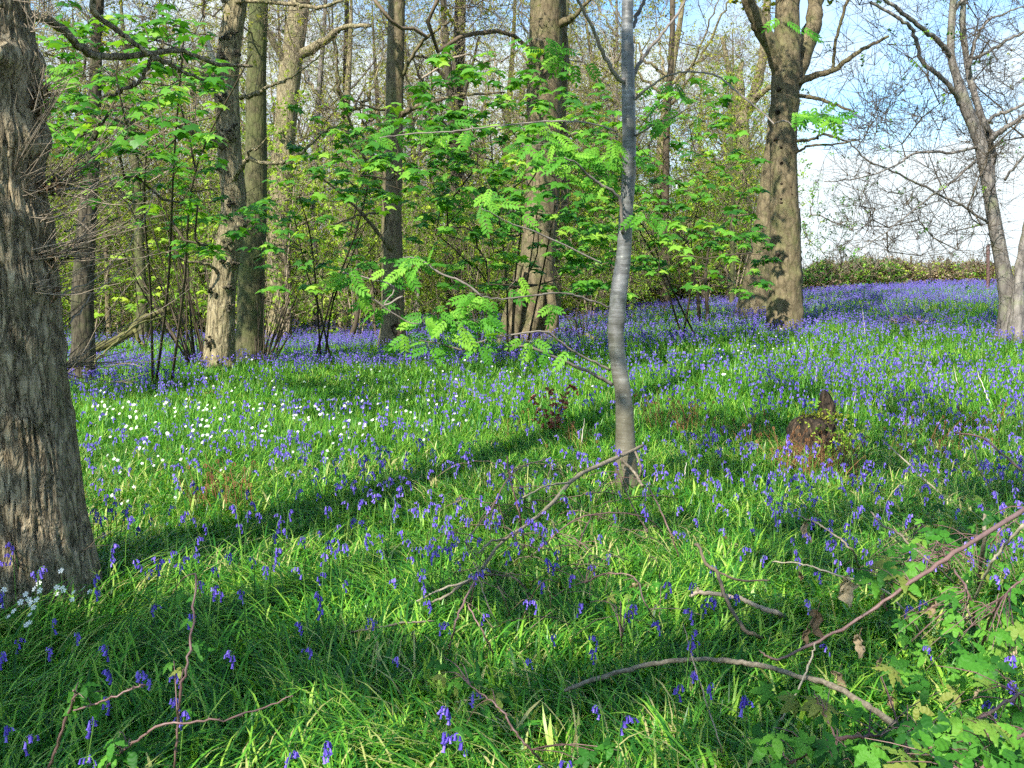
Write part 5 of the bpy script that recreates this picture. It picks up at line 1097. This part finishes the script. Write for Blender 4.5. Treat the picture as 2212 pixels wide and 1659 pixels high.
def bleaf(mb, stems, p, s, anchor=None, tmpl=None, tilt=.35):
    """a bramble leaf at p, its face turned up and a little toward the open side"""
    t_ = tmpl or (BR5 if R.random() < .25 else BR3); a_ = R.uniform(0, 6.28); m = facing(1, np.array([cos(a_), sin(a_)*.8-.2, -.15+.3*sin(a_)]), np.array([0, -.55, .85]), .15, tilt*.8)[0]; sc_ = s*R.uniform(.8, 1.2)
    mb.add((t_[0]-[0, .55, 0])@m.T*sc_+p, t_[1], R.random())
    if anchor is not None:
        a = p+m@np.array([0, -.55, -.05])*sc_; V, F = tube(catmull([anchor, (a+anchor)/2+[0, 0, .02], a], 5), [.0022, .002, .0018, .0015, .0012], 4); stems.add(V, F)
class Bush:
    def __init__(s, name, label, cat, at): s.g = GH(*at); s.t = thing(name, label, cat, s.g); s.st = MB(); s.lf = MB(); s.pts = []
    def stem(s, pts, th=6, k=6, wig=.0025): pts = [(a, b, c*.8, d) for a, b, c, d in pts]; c, r_ = vtube(s.st, pts, None, k, wig); th and thorns(s.st, c, r_, th*len(pts)); s.pts += list(c); return s
    def leaves(s, spots, size=.11, tilt=.35):
        A = np.array(s.pts)
        for (x, y, h) in spots:
            p = GH(x, y, h+.10); a = A[np.argmin(((A-p)**2).sum(1))]; a = a if np.linalg.norm(a-p) < .45 else None; bleaf(s.lf, s.st, p, size, a, None, tilt)
        return s
    def cloud(s, n, x0, x1, y0, y1, h0, h1_, size=.1, tilt=.4): return s.leaves([(R.uniform(x0, x1), R.uniform(y0, y1), R.uniform(h0, h1_)) for _ in range(n)], size, tilt)
    def done(s, stem='twigred', leaf='bramble'):
        obj('stems', s.st.mesh('stems', True, s.g), M[stem], s.t)
        if s.lf.v: obj('leaves', s.lf.mesh('leaves', False, s.g), M[leaf], s.t)
# right-hand brambles
Bush('bramble', 'long purple bramble stem arching up to the right edge', 'bramble', (1690, 1425, 0)).stem([(1640, 1405, 4, .08), (1665, 1420, 6, .10), (1690, 1422, 8, .12), (1760, 1388, 9, .17), (1850, 1340, 9, .24), (1930, 1285, 10, .32), (2010, 1230, 12, .40), (2110, 1163, 13, .48), (2240, 1085, 14, .55)], 4).leaves(
    [(1870, 1240, .38), (1890, 1262, .36), (1925, 1235, .42), (1960, 1260, .38), (1975, 1240, .4), (1945, 1275, .36), (1912, 1215, .42), (1990, 1225, .42), (1985, 1165, .46), (2010, 1150, .5), (2040, 1155, .5), (1965, 1185, .44), (2140, 1118, .5), (2165, 1115, .52), (1950, 1250, .4)], .125, .25).done()
Bush('bramble', 'pale brown bramble canes bending over the dead leaves on the right', 'bramble', (1860, 1225, 0)).stem([(1715, 1113, 3, .3), (1758, 1126, 5, .32), (1808, 1159, 6, .28), (1841, 1189, 6, .22), (1857, 1225, 6, .05)], 3).stem([(1668, 1214, 4, .18), (1725, 1216, 4, .22), (1768, 1229, 5, .22), (1821, 1246, 5, .22), (1908, 1273, 5, .2), (1960, 1330, 5, .1), (2010, 1400, 5, .02)], 2).stem([(1881, 1106, 6, .4), (1908, 1136, 6, .38), (1941, 1153, 6, .36), (1975, 1186, 6, .3), (2015, 1216, 6, .25), (2060, 1260, 6, .1)], 3).stem([(2212, 1133, 10, .5), (2161, 1189, 9, .35), (2138, 1226, 8, .25), (2090, 1330, 8, .02)], 2).stem([(2128, 1106, 9, .45), (2125, 1173, 11, .3), (2108, 1293, 12, .02)], 2).done('twigpale')
Bush('bramble', 'leafy bramble thicket filling the bottom right corner', 'bramble', (2050, 1655, 0)).stem([(1700, 1655, 10, .1), (1775, 1606, 13, .2), (1828, 1593, 12, .2), (1900, 1590, 8, .2)]).stem([(1960, 1640, 10, .1), (1985, 1620, 14, .2), (2041, 1596, 14, .25), (2108, 1559, 12, .3), (2200, 1500, 9, .35)]).stem([(2100, 1680, 10, .3), (2158, 1626, 12, .36), (2230, 1570, 12, .4)]).stem([(1820, 1659, 6, .1), (1790, 1560, 6, .22), (1760, 1500, 4, .3)]).cloud(24, 1640, 1860, 1490, 1655, .12, .28, .095).cloud(38, 1880, 2230, 1420, 1655, .15, .40, .105).cloud(26, 1950, 2220, 1560, 1665, .3, .5, .12).done()
Bush('bramble', 'glossy bramble leaves halfway up the right edge', 'bramble', (2120, 1420, 0)).stem([(2108, 1420, 8, .02), (2100, 1300, 8, .3), (2060, 1230, 6, .4)]).stem([(2110, 1420, 8, .02), (2160, 1300, 7, .35), (2210, 1250, 5, .45)]).cloud(26, 2030, 2215, 1270, 1420, .15, .42, .10).cloud(20, 1930, 2080, 1290, 1480, .1, .3, .08).done()
Bush('bramble', 'shaded dark bramble and nettle leaves below the right hand slope', 'bramble', (2060, 1240, 0)).stem([(2060, 1250, 5, .02), (2030, 1180, 4, .25), (1990, 1130, 3, .3)]).stem([(2100, 1250, 5, .02), (2150, 1160, 4, .25), (2200, 1120, 3, .3)]).cloud(120, 1930, 2225, 1075, 1260, .04, .24, .075, .5).cloud(30, 1820, 1960, 1150, 1250, .03, .12, .06).done('twigred', 'bramble')
# bottom middle and left
Bush('bramble', 'small leafy bramble at the middle of the bottom edge', 'bramble', (1190, 1655, 0)).stem([(1014, 1479, 4, .25), (1054, 1509, 5, .22), (1087, 1539, 6, .18), (1117, 1586, 7, .12), (1154, 1626, 7, .06), (1190, 1665, 7, .01)]).leaves([(935, 1430, .25), (950, 1462, .24), (975, 1445, .27), (1000, 1450, .27), (1015, 1470, .25), (985, 1475, .25), (960, 1440, .27), (1075, 1513, .18), (1088, 1508, .16), (997, 1585, .12), (1265, 1630, .15), (1310, 1612, .16), (1320, 1625, .14)], .085).done()
Bush('bramble', 'upright thorny bramble stem in shaded grass, left of centre', 'bramble', (378, 1680, 0)).stem([(372, 1690, 7, .01), (377, 1659, 7, .06), (383, 1556, 7, .22), (390, 1499, 7, .32), (407, 1423, 7, .42), (417, 1339, 6, .5), (422, 1236, 5, .62)], 5).leaves([(393, 1286, .55), (413, 1293, .55), (423, 1396, .46), (440, 1402, .44), (380, 1450, .38), (360, 1440, .38), (410, 1540, .25), (400, 1345, .5)], .06).done()
Bush('bramble', 'low bramble runner crossing the dark grass at bottom left', 'bramble', (240, 1650, 0)).stem([(225, 1665, 7, .03), (257, 1629, 8, .12), (300, 1596, 8, .2), (350, 1566, 8, .25), (400, 1561, 7, .26), (483, 1553, 6, .24), (567, 1530, 5, .22), (633, 1503, 4, .24)], 5).leaves([(225, 1640, .16), (265, 1635, .16), (285, 1630, .16), (240, 1612, .2)], .10).done()
Bush('bramble', 'forked bramble with one bright leaf near the bottom left corner', 'bramble', (100, 1690, 0)).stem([(100, 1690, 9, .02), (107, 1659, 9, .1), (127, 1600, 9, .22), (157, 1520, 8, .36), (163, 1493, 5, .42)], 5).stem([(158, 1535, 6, .34), (217, 1516, 6, .36), (253, 1503, 6, .38), (300, 1483, 6, .4), (313, 1479, 5, .4)], 4).leaves([(177, 1488, .42), (203, 1500, .4), (180, 1515, .38), (150, 1506, .4)], .11).done()
Bush('bramble', 'bramble tangle with small leaves around the silver stem foot', 'bramble', (1200, 1250, 0)).stem([(1095, 985, 4, .45), (1100, 1026, 5, .36), (1120, 1103, 5, .2), (1135, 1190, 4, .02)]).stem([(1277, 1113, 4, .2), (1253, 1173, 4, .12), (1250, 1213, 4, .02)]).stem([(1340, 1299, 4, .28), (1342, 1360, 5, .15), (1343, 1423, 5, .02)]).stem([(1265, 1260, 4, .1), (1310, 1238, 4, .22), (1370, 1249, 4, .22), (1397, 1306, 4, .15), (1430, 1370, 4, .02)]).stem([(1027, 1253, 5, .25), (1000, 1306, 6, .22), (980, 1360, 6, .14), (963, 1440, 6, .02)]).stem([(1010, 1306, 5, .2), (1047, 1373, 5, .1), (1080, 1440, 5, .01)]).stem([(1003, 1170, 4, .3), (1060, 1100, 4, .34), (1110, 1020, 4, .3), (1180, 990, 3, .25)]).stem([(1150, 1200, 4, .1), (1230, 1130, 4, .25), (1300, 1110, 4, .28), (1400, 1120, 4, .2), (1450, 1180, 4, .02)]).stem([(1400, 1050, 4, .3), (1440, 1130, 4, .2), (1480, 1240, 4, .02)]).stem([(1330, 1010, 3, .3), (1360, 1080, 4, .2), (1400, 1150, 4, .05)]).leaves(
    [(R.normal(1200, 130), R.normal(1200, 70), R.uniform(.06, .2)) for _ in range(60)]+[(R.normal(1340, 18), R.normal(1290, 14), .27) for _ in range(7)]+[(R.normal(1310, 60), R.normal(1085, 30), R.uniform(.1, .3)) for _ in range(16)], .048).done('twigred', 'bramble')
# loose thin canes and twigs criss-crossing the tangle
tw = Bush('bramble', 'mesh of thin dry bramble canes left of the silver stem foot', 'bramble', (1120, 1240, 0))
for _ in range(44):
    x, y = R.normal(1180, 130), R.normal(1170, 85); a = R.uniform(0, pi); l = R.uniform(40, 130); hh = R.uniform(.08, .28); dx, dy = cos(a)*l, sin(a)*l*.7
    tw.stem([(x-dx, min(1420, y+abs(dy)), 2.5, .0), (x-dx*.3, y+dy*.1-10, 3, hh), (x+dx*.4, y-dy*.3, 2.6, hh*.9), (x+dx, y-dy*.2+20, 1.6, hh*.3)], 0, 4, .004)
tw.cloud(26, 980, 1400, 1060, 1300, .08, .25, .04).done('twig', 'bramble')
# dead bough resting against the silver stem
def stick(name, label, cat, runs, mat, base, k=8, wig=.0018):
    mb = MB(); g = GH(*base)
    for pts in runs: vtube(mb, pts, len(pts)*6, k, wig)
    o = obj(name, mb.mesh(name, True, g), M[mat]); o.location = [float(q) for q in g]; tag(o, label, cat); return o
t = thing('dead_bough', 'pale brown dead bough propped against the foot of the silver stem', 'dead branch', GH(1033, 1243, 0)); mb = MB(); g = GH(1033, 1243, 0)
vtube(mb, [(1390, 962, 7, .30), (1330, 990, 9, .26), (1270, 1016, 9, .24), (1230, 1043, 10, .22), (1200, 1080, 9, .18), (1170, 1108, 8, .15), (1130, 1139, 8, .14), (1090, 1166, 7, .12), (1053, 1209, 7, .1), (1033, 1243, 7, .08), (1003, 1259, 7, .1), (967, 1286, 6, .08), (937, 1299, 5, .06), (913, 1309, 3, .05)], 60, 8)
obj('bough', mb.mesh('bough', True, g), M['bough'], t)
for pts in ([(1033, 1243, 6, .1), (1090, 1243, 5, .2), (1117, 1253, 5, .2), (1150, 1290, 4, .08)], [(1053, 1209, 5, .14), (1020, 1250, 5, .16), (960, 1270, 5, .15), (900, 1300, 3, .1)], [(1090, 1166, 5, .18), (1060, 1170, 5, .25), (1035, 1195, 4, .25)], [(1230, 1043, 6, .3), (1180, 1050, 4, .4), (1130, 1075, 3, .4)], [(1023, 1216, 3, .25), (1057, 1313, 3, .12), (1100, 1385, 3, .02)], [(1075, 1266, 3, .2), (1090, 1295, 3, .15), (1115, 1372, 3, .02)], [(1340, 990, 7, .36), (1370, 1020, 7, .26), (1388, 1050, 8, .18)], [(1372, 975, 6, .40), (1384, 1010, 5, .3), (1375, 1050, 5, .15)]):
    q = MB(); vtube(q, pts, 14, 5); obj('side_twig', q.mesh('side', True, g), M['bough' if R.random() < .5 else 'twig'], t)
# roots of the silver rowan
rt = MB(); g = [o for o in bpy.data.objects if o.name == 'rowan_tree'][0]; gl = np.array(g.location)
for pts in ([(1362, 1040, 20, .02), (1378, 1072, 16, .02), (1395, 1098, 11, .0), (1415, 1118, 6, -.03)], [(1348, 1050, 18, .02), (1336, 1080, 13, .01), (1322, 1098, 7, -.02)]): vtube(rt, pts, 14, 8)
obj('roots', rt.mesh('roots', True, gl), M['silver'], g)
stick('dead_stick', 'long pale dead stick lying across the bottom right of the grass', 'stick', [[(1220, 1492, 8, .05), (1290, 1466, 11, .08), (1390, 1438, 11, .10), (1500, 1424, 10, .11), (1580, 1430, 11, .11), (1650, 1440, 11, .11), (1730, 1462, 12, .11), (1800, 1482, 13, .11), (1880, 1530, 15, .11), (1940, 1570, 15, .11), (1990, 1600, 14, .1), (2040, 1650, 10, .08)]], 'twigpale', (1650, 1500, 0), 10)
stick('broken_stick', 'short broken grey stick with a cut end, right of the silver stem', 'stick', [[(1490, 1289, 7, .06), (1512, 1280, 10, .08), (1575, 1288, 10, .09), (1601, 1293, 10, .09), (1628, 1306, 10, .08), (1661, 1319, 11, .07), (1685, 1328, 11, .05), (1693, 1350, 9, .0)], [(1510, 1282, 7, .08), (1507, 1269, 5, .11)]], 'shoot', (1600, 1320, 0))
stick('dark_twig', 'thin crooked dark twig crossing the broken grey stick', 'twig', [[(1501, 1176, 6, .22), (1511, 1183, 7, .22), (1525, 1219, 7, .2), (1548, 1236, 8, .18), (1565, 1286, 8, .14), (1588, 1329, 8, .1), (1611, 1363, 9, .06), (1635, 1373, 9, .04), (1660, 1392, 8, .0)], [(1548, 1236, 5, .18), (1598, 1253, 5, .14), (1661, 1253, 4, .12)]], 'twig', (1600, 1380, 0))
stick('dry_twig', 'slender dry twig leaning down through grass left of the corner brambles', 'twig', [[(1475, 1346, 2.5, .2), (1501, 1439, 3, .16), (1528, 1523, 3.5, .1), (1555, 1606, 3.5, .05), (1568, 1665, 4, .0)], [(1528, 1523, 2.5, .1), (1545, 1490, 2, .16)]], 'twigpale', (1560, 1640, 0), 5)
stick('dry_twig', 'pale forked twig standing between the long stick and purple bramble', 'twig', [[(1761, 1389, 4, .22), (1748, 1433, 5, .16), (1715, 1506, 4, .1), (1681, 1563, 4, .05), (1655, 1599, 3, .0)]], 'twigpale', (1660, 1600, 0), 5)
stick('dry_twig', 'short pale twig below the small bramble in the middle', 'twig', [[(954, 1521, 3, .02), (1000, 1514, 4, .03), (1047, 1508, 4, .03)]], 'twigpale', (1000, 1520, 0), 5)
stick('dry_twig', 'thin straight twig lying left of the bramble tangle', 'twig', [[(737, 1369, 4, .02), (800, 1358, 5, .04), (870, 1346, 5, .05), (937, 1341, 4, .05)]], 'twigpale', (850, 1355, 0), 5)
stick('dry_twig', 'long dry cane lying on the slope below the rotten stump', 'twig', [[(1905, 950, 3, .2), (1960, 1000, 4, .14), (2000, 1040, 4, .1), (2070, 1095, 4, .02)]], 'twigpale', (2060, 1100, 0), 5)
stick('dry_twig', 'bleached cane leaning in the grass near the right edge', 'twig', [[(2098, 950, 3, .3), (2120, 1020, 4, .2), (2150, 1070, 4, .1), (2175, 1110, 4, .0)]], 'twigpale', (2170, 1110, 0), 5)
stick('dry_twig', 'dark arching cane at the right edge below the maple', 'twig', [[(2060, 935, 4, .34), (2120, 945, 5, .36), (2170, 985, 5, .3), (2225, 1030, 6, .2)]], 'twigred', (2200, 1050, 0), 5)
i = 0
for x, y0, y1, dx, wd in ((1862, 660, 745, 10, 'just right of the tall spotted trunk'), (1765, 790, 850, -6, 'left of the rotten stump'), (1990, 765, 815, 26, 'on the upper right slope'), (2060, 790, 850, 14, 'in the middle of the right slope'), (1850, 830, 900, -8, 'above and right of the rotten stump'), (1482, 1000, 1060, -8, 'just right of the silver stem'), (1262, 905, 990, -10, 'left of the silver stem'), (1605, 870, 930, 20, 'left of the rotten stump top'), (2110, 800, 900, 40, 'below the grey maple foot')):
    stick('dry_grass_stalk', 'single dry straw coloured grass stalk '+wd, 'grass stalk', [[(x+dx, y1, 2.2, 0), (x+dx*.5, (y0+y1)/2, 2, (y1-y0)/700), (x, y0, 1.2, (y1-y0)/330)]], 'deadwood', (x+dx, y1, 0), 4, .003)
# curled dead leaves
for k, (x, y, h, s, wd) in enumerate(((1742, 1150, .22, 55, 'hanging from a cane, highest of the curled leaves'), (1728, 1243, .1, 32, 'low in the shaded strip of grass'), (1832, 1275, .22, 85, 'hanging beside the bright bramble leaves'), (1765, 1348, .12, 75, 'drooping just above the purple bramble stem'), (1742, 1375, .1, 45, 'tucked behind the purple bramble stem'), (1855, 1395, .12, 60, 'below the purple bramble stem'), (1900, 1435, .08, 40, 'right of the forked cane, near the ground'), (1812, 1465, .06, 50, 'lying beside the long pale stick'), (2015, 1315, .2, 48, 'among the right hand bramble leaves'), (1910, 1300, .15, 45, 'under the arching stem'), (2195, 1400, .2, 60, 'at the right edge, tan and upright'), (2110, 1495, .3, 32, 'bright orange tan in the corner thicket'), (1925, 1515, .04, 40, 'on the ground behind the corner thicket'))):
    p = GH(x, y, h+.13); t_ = DRY[k % 4]; mb = MB(); sc_ = s*p[1]/FP*.85
    mb.add((t_[0]-[0, .5, 0])@eulmat(R.normal(-1.35, .25), R.normal(0, .3), R.normal(0, .7))[0].T*sc_, t_[1], [.75, .35, .95, .3, .3, .7, .5, .6, .55, .45, .8, .7, .5][k])
    V, F = tube(np.array([[0, 0, sc_*.45], [.01, 0, sc_*.8]]), .0015, 4); mb.add(V, F, .3)
    o = obj('dead_leaf', mb.mesh('dl', True), M['dryleaf']); o.location = [float(q) for q in p]; tag(o, 'curled brown dead leaf '+wd, 'dead leaf')
for k, (x, y, s, wd) in enumerate(((497, 1430, 24, 'in the dark grass left of centre'), (515, 1222, 34, 'on the edge of the oak shadow'), (270, 1150, 36, 'in sunny grass just right of the thick oak'), (672, 1606, 34, 'by the bottom edge'), (930, 1622, 44, 'by the bottom edge under the small bramble'), (700, 1590, 20, 'pinkish, near the bottom left of centre'))):
    p = GH(x, y, .05); t_ = DRY[(k+1) % 4]; mb = MB(); mb.add((t_[0]-[0, .5, 0])@eulmat(R.normal(0, .3), R.normal(0, .3), R.uniform(0, 6))[0].T*s*p[1]/FP, t_[1], .8); o = obj('dead_leaf', mb.mesh('dl', True), M['dryleaf']); o.location = [float(q) for q in p]; tag(o, 'flat pale dead leaf '+wd, 'dead leaf')
# coppery beech seedling
g = GH(1195, 955, 0); t = thing('beech_seedling', 'little beech seedling still holding coppery dead leaves', 'sapling', g); mb = MB(); lf = MB(); d = g[1]
for e_ in ((1165, 860), (1182, 830), (1200, 850), (1235, 832), (1215, 870), (1150, 870), (1190, 890), (1245, 835), (1220, 845)):
    e = W(e_[0], e_[1], d+R.normal(0, .1)); Q = catmull([g, g+(e-g)*.5+R.normal(0, .04, 3), e], 9); V, F = tube(Q, np.linspace(.005, .0018, 9), 4); mb.add(V, F)
    for q in Q[3:]:
        for _ in range(R.integers(1, 3)): gen_leaves(lf, DRY[R.integers(0, 4)], (q+R.normal(0, .035, 3))[None], (.05, .085), .8)
obj('stems', mb.mesh('bs', True, g), M['twig'], t); obj('leaves', lf.mesh('bl', True, g), M['copper'], t)
# dead bracken stalk clumps
for x, y, sx_, n, hh, wd in ((1420, 945, 22, 22, .55, 'just right of the silver stem'), (1480, 955, 26, 24, .5, 'between silver stem and rotten stump'), (1560, 965, 30, 16, .42, 'halfway to the rotten stump'), (1640, 975, 26, 14, .4, 'left of the rotten stump'), (1700, 1030, 22, 44, .42, 'in front of the rotten stump, left side'), (1790, 1045, 34, 90, .42, 'in front of the rotten stump, right side'), (480, 1120, 34, 26, .42, 'in the sunny grass left of centre'), (440, 1105, 20, 12, .36, 'at the left end of the sunny grass'), (1990, 1000, 60, 26, .45, 'on the slope right of the rotten stump'), (2130, 960, 50, 26, .45, 'below the grey maple'), (1880, 900, 50, 14, .35, 'above the rotten stump on the right'), (1130, 960, 30, 10, .35, 'left of the coppery seedling'), (1240, 985, 24, 14, .35, 'below the coppery seedling'), (450, 880, 20, 10, .3, 'at the foot of the pale warty oak')):
    g = GH(x, y, 0); t = thing('dead_bracken', 'clump of dead red brown bracken stalks '+wd, 'bracken', g); mb = MB(); cu = MB()
    for k in range(n):
        a = g+np.array([R.normal(0, sx_*g[1]/FP), R.normal(0, .16), 0]); a[2] = h1(a[0], a[1])-.03; L_ = hh*R.uniform(.45, 1.1); ln = R.normal(0, .16, 2)*L_*1.6; Q = catmull([a, a+[ln[0]*.3, ln[1]*.3, L_*.55], a+[ln[0], ln[1], L_]], 7); V, F = tube(Q, np.linspace(.0035, .0018, 7)*R.uniform(.7, 1.3), 4); mb.add(V, F)
        if R.random() < .5:
            c = Q[-1]; th = np.linspace(0, 5.5, 9); rr = .022*(1-th/8); V, F = tube(np.stack([c[0]+rr*np.sin(th)*.8, c[1]+rr*np.sin(th)*.3, c[2]+rr*(np.cos(th)-1)], 1), np.linspace(.005, .002, 9), 4); cu.add(V, F)
        for _ in range(2):
            q = Q[R.integers(2, 6)]; V, F = prisms(q[None], (q+R.normal(0, .05, 3))[None], .0014, .0006); mb.add(V, F)
    obj('stalks', mb.mesh('st', True, g), M['bracken'], t)
    if cu.v: obj('curled_tips', cu.mesh('ct', True, g), M['bracken'], t)
# rotten stump
g = GH(1752, 985, 0); d = g[1]; t = thing('rotten_stump', 'black rotting tree stump with a jagged mossy top on the right', 'stump', g); pxm = 1.2*d/FP
def lump(pts, k=26, seed=3, amp=.3, flat=.8):
    """pts: (x px off, height px, radius px)"""
    P = catmull([[a*pxm, 0, b*pxm-.06] for a, b, c in pts], 26); r = np.interp(np.linspace(0, len(pts)-1, 26), range(len(pts)), [c*pxm for a, b, c in pts]); T_, A, B = frames(P); th = np.arange(k)*2*pi/k; TH, HH = np.meshgrid(th, np.arange(26))
    S = np.stack([np.cos(TH).ravel()*3, np.sin(TH).ravel()*3, HH.ravel()*.16+seed*9], 1); m = (1+(fbm(S, 4, seed)-.5)*2*amp*1.6).reshape(TH.shape); V = P[:, None]+(A[:, None]*np.cos(TH)[..., None]+B[:, None]*np.sin(TH)[..., None]*flat)*(r[:, None]*m)[..., None]
    i = np.arange(25)[:, None]*k; j = np.arange(k)[None]; F = np.stack([i+j, i+(j+1) % k, i+k+(j+1) % k, i+k+j], -1).reshape(-1, 4); q = MB(); V = np.vstack([V.reshape(-1, 3), P[-1]]); q.add(V, [F, np.stack([25*k+np.arange(k), 25*k+(np.arange(k)+1) % k, np.full(k, 26*k)], 1)]); return q
obj('body', lump([(0, -10, 56), (-4, 25, 48), (-2, 55, 42), (4, 74, 32), (8, 84, 12)]).mesh('body', True), M['rot'], t)
obj('jagged_spire', lump([(22, 40, 20), (26, 70, 19), (26, 104, 17), (22, 124, 10), (20, 132, 2)], 18, 8, .35).mesh('spire', True), M['rot'], t)
obj('broken_side', lump([(-26, -5, 18), (-30, 30, 15), (-26, 62, 10), (-20, 72, 3)], 16, 5, .4).mesh('side', True), M['rot'], t)
obj('buttress', lump([(-52, -6, 12), (-44, 18, 11), (-30, 44, 10), (-16, 60, 6)], 14, 6, .3).mesh('but', True), M['rot'], t)
obj('inner_wood', lump([(34, 52, 7), (35, 78, 7), (34, 98, 4)], 12, 9, .35).mesh('inner', True), M['bracken'], t)
mo = MB()
for k in range(260):
    a = R.uniform(0, 6.28); p = np.array([(14+R.normal(0, 22))*pxm, -.12*R.random(), (74+R.normal(0, 6))*pxm]); V = SIM[0]@eulmat(R.normal(0, .9), R.normal(0, .9), a)[0].T*.03+p; mo.add(V, SIM[1], R.random())
obj('moss', mo.mesh('moss', False), M['olive'], t)
g = GH(1820, 1010, 0); t = thing('hawthorn_seedling', 'small yellow green seedling growing beside the rotten stump', 'sapling', g); mb = MB(); lf = MB()
for k in range(16):
    e = g+np.array([R.normal(0, .2), R.normal(0, .12), R.uniform(.25, .62)]); Q = catmull([g, (g+e)/2+R.normal(0, .04, 3), e], 7); V, F = tube(Q, np.linspace(.004, .001, 7), 4); mb.add(V, F)
    for q in Q[2:]: gen_leaves(lf, CL[k % 3], (q+R.normal(0, .03, 3))[None], (.05, .09), .6)
obj('stems', mb.mesh('hs', True, g), M['twig'], t); obj('leaves', lf.mesh('hl', False, g), M['thicket'], t)

# ================================================================ trees beside and behind the viewpoint whose shade falls into view
def shade_tree(label, foot, spots_, name='oak_tree', hgt=9, leaf='sycamore'):
    x, y = foot; g = np.array([x, y, h1(x, y)]); T = Tree(name, label, 'tree', g); P = np.array([g-[0, 0, .2], g+[.1, .1, hgt*.35], g+[.2, .3, hgt*.7], g+[.3, .5, hgt]]); T.trunk(P, np.array([.34, .28, .2, .08]), ring=.2, k=20, amp=.015, flare=.2, seed=31, ridge=.04)
    pts = []
    for (vx, vy, rad, n, t_) in spots_:
        c = (G(vx, vy) if not isinstance(vx, tuple) else np.array(vx))+TOSUN*t_; pts.append(c+R.normal(0, rad*.5, (n, 3)))
    pts = np.concatenate(pts); T.grow(pts, .6, .09, .04, .005, rcap=.12); q = pts[R.random(len(pts)) < 1.]; gen_leaves(T.lf, CL[0], q, (.30, .5), .6); gen_leaves(T.lf, CL[1], q+R.normal(0, .15, q.shape), (.22, .4), .6); T.finish('oak', 'twig', leaf)
tr1 = [((-2.35, 5.3, z), 0, .35, n, 8.5) for z, n in ((.2, 10), (.9, 12), (1.5, 12), (2.0, 6), (3.4, 4))]
shade_tree('leafy oak behind the viewpoint casting shade over the near left grass', (-6.0, -3.2), [(40, 1400, .5, 30, 9.5), (180, 1480, .5, 34, 9.5), (330, 1430, .42, 24, 9.5), (470, 1490, .38, 18, 9.5), (120, 1600, .45, 28, 9.5), (360, 1600, .4, 20, 9.5), (560, 1600, .28, 8, 9.5), (660, 1460, .26, 7, 9.5)]+tr1)
shade_tree('leafy oak behind the viewpoint shading the near right slope', (2.6, -6.5), [(1750, 1240, .22, 10, 11), (1770, 1180, .22, 8, 11), (1480, 930, .4, 14, 11), (1620, 950, .5, 24, 11), (1760, 940, .5, 26, 11), (1930, 900, .5, 20, 11), (2080, 940, .55, 24, 11), (2150, 1080, .6, 34, 11), (2000, 1150, .5, 26, 11), (1280, 955, .35, 14, 11), (1100, 1290, .25, 10, 11), (1290, 1330, .25, 9, 11), (1560, 1040, .3, 12, 11), (1400, 1480, .2, 9, 11), (1150, 1560, .2, 8, 11), (1620, 1420, .22, 9, 11), (900, 1500, .2, 9, 11), (1820, 1400, .25, 12, 11), (1950, 1020, .45, 20, 11), (1700, 860, .5, 18, 11), (1430, 1150, .25, 9, 11), (1180, 1130, .3, 12, 11), (1620, 1640, .2, 8, 11), (2080, 800, .6, 20, 11), (1300, 1560, .16, 6, 11)])
shade_tree('tall leafy sycamore left of the view shading the bluebells beyond', (-13.5, 8.5), [(230, 860, .7, 34, 12), (330, 860, .8, 36, 12), (400, 835, .7, 26, 12), (560, 800, 1., 40, 13), (640, 780, 1., 40, 13)], 'sycamore_tree', 11)
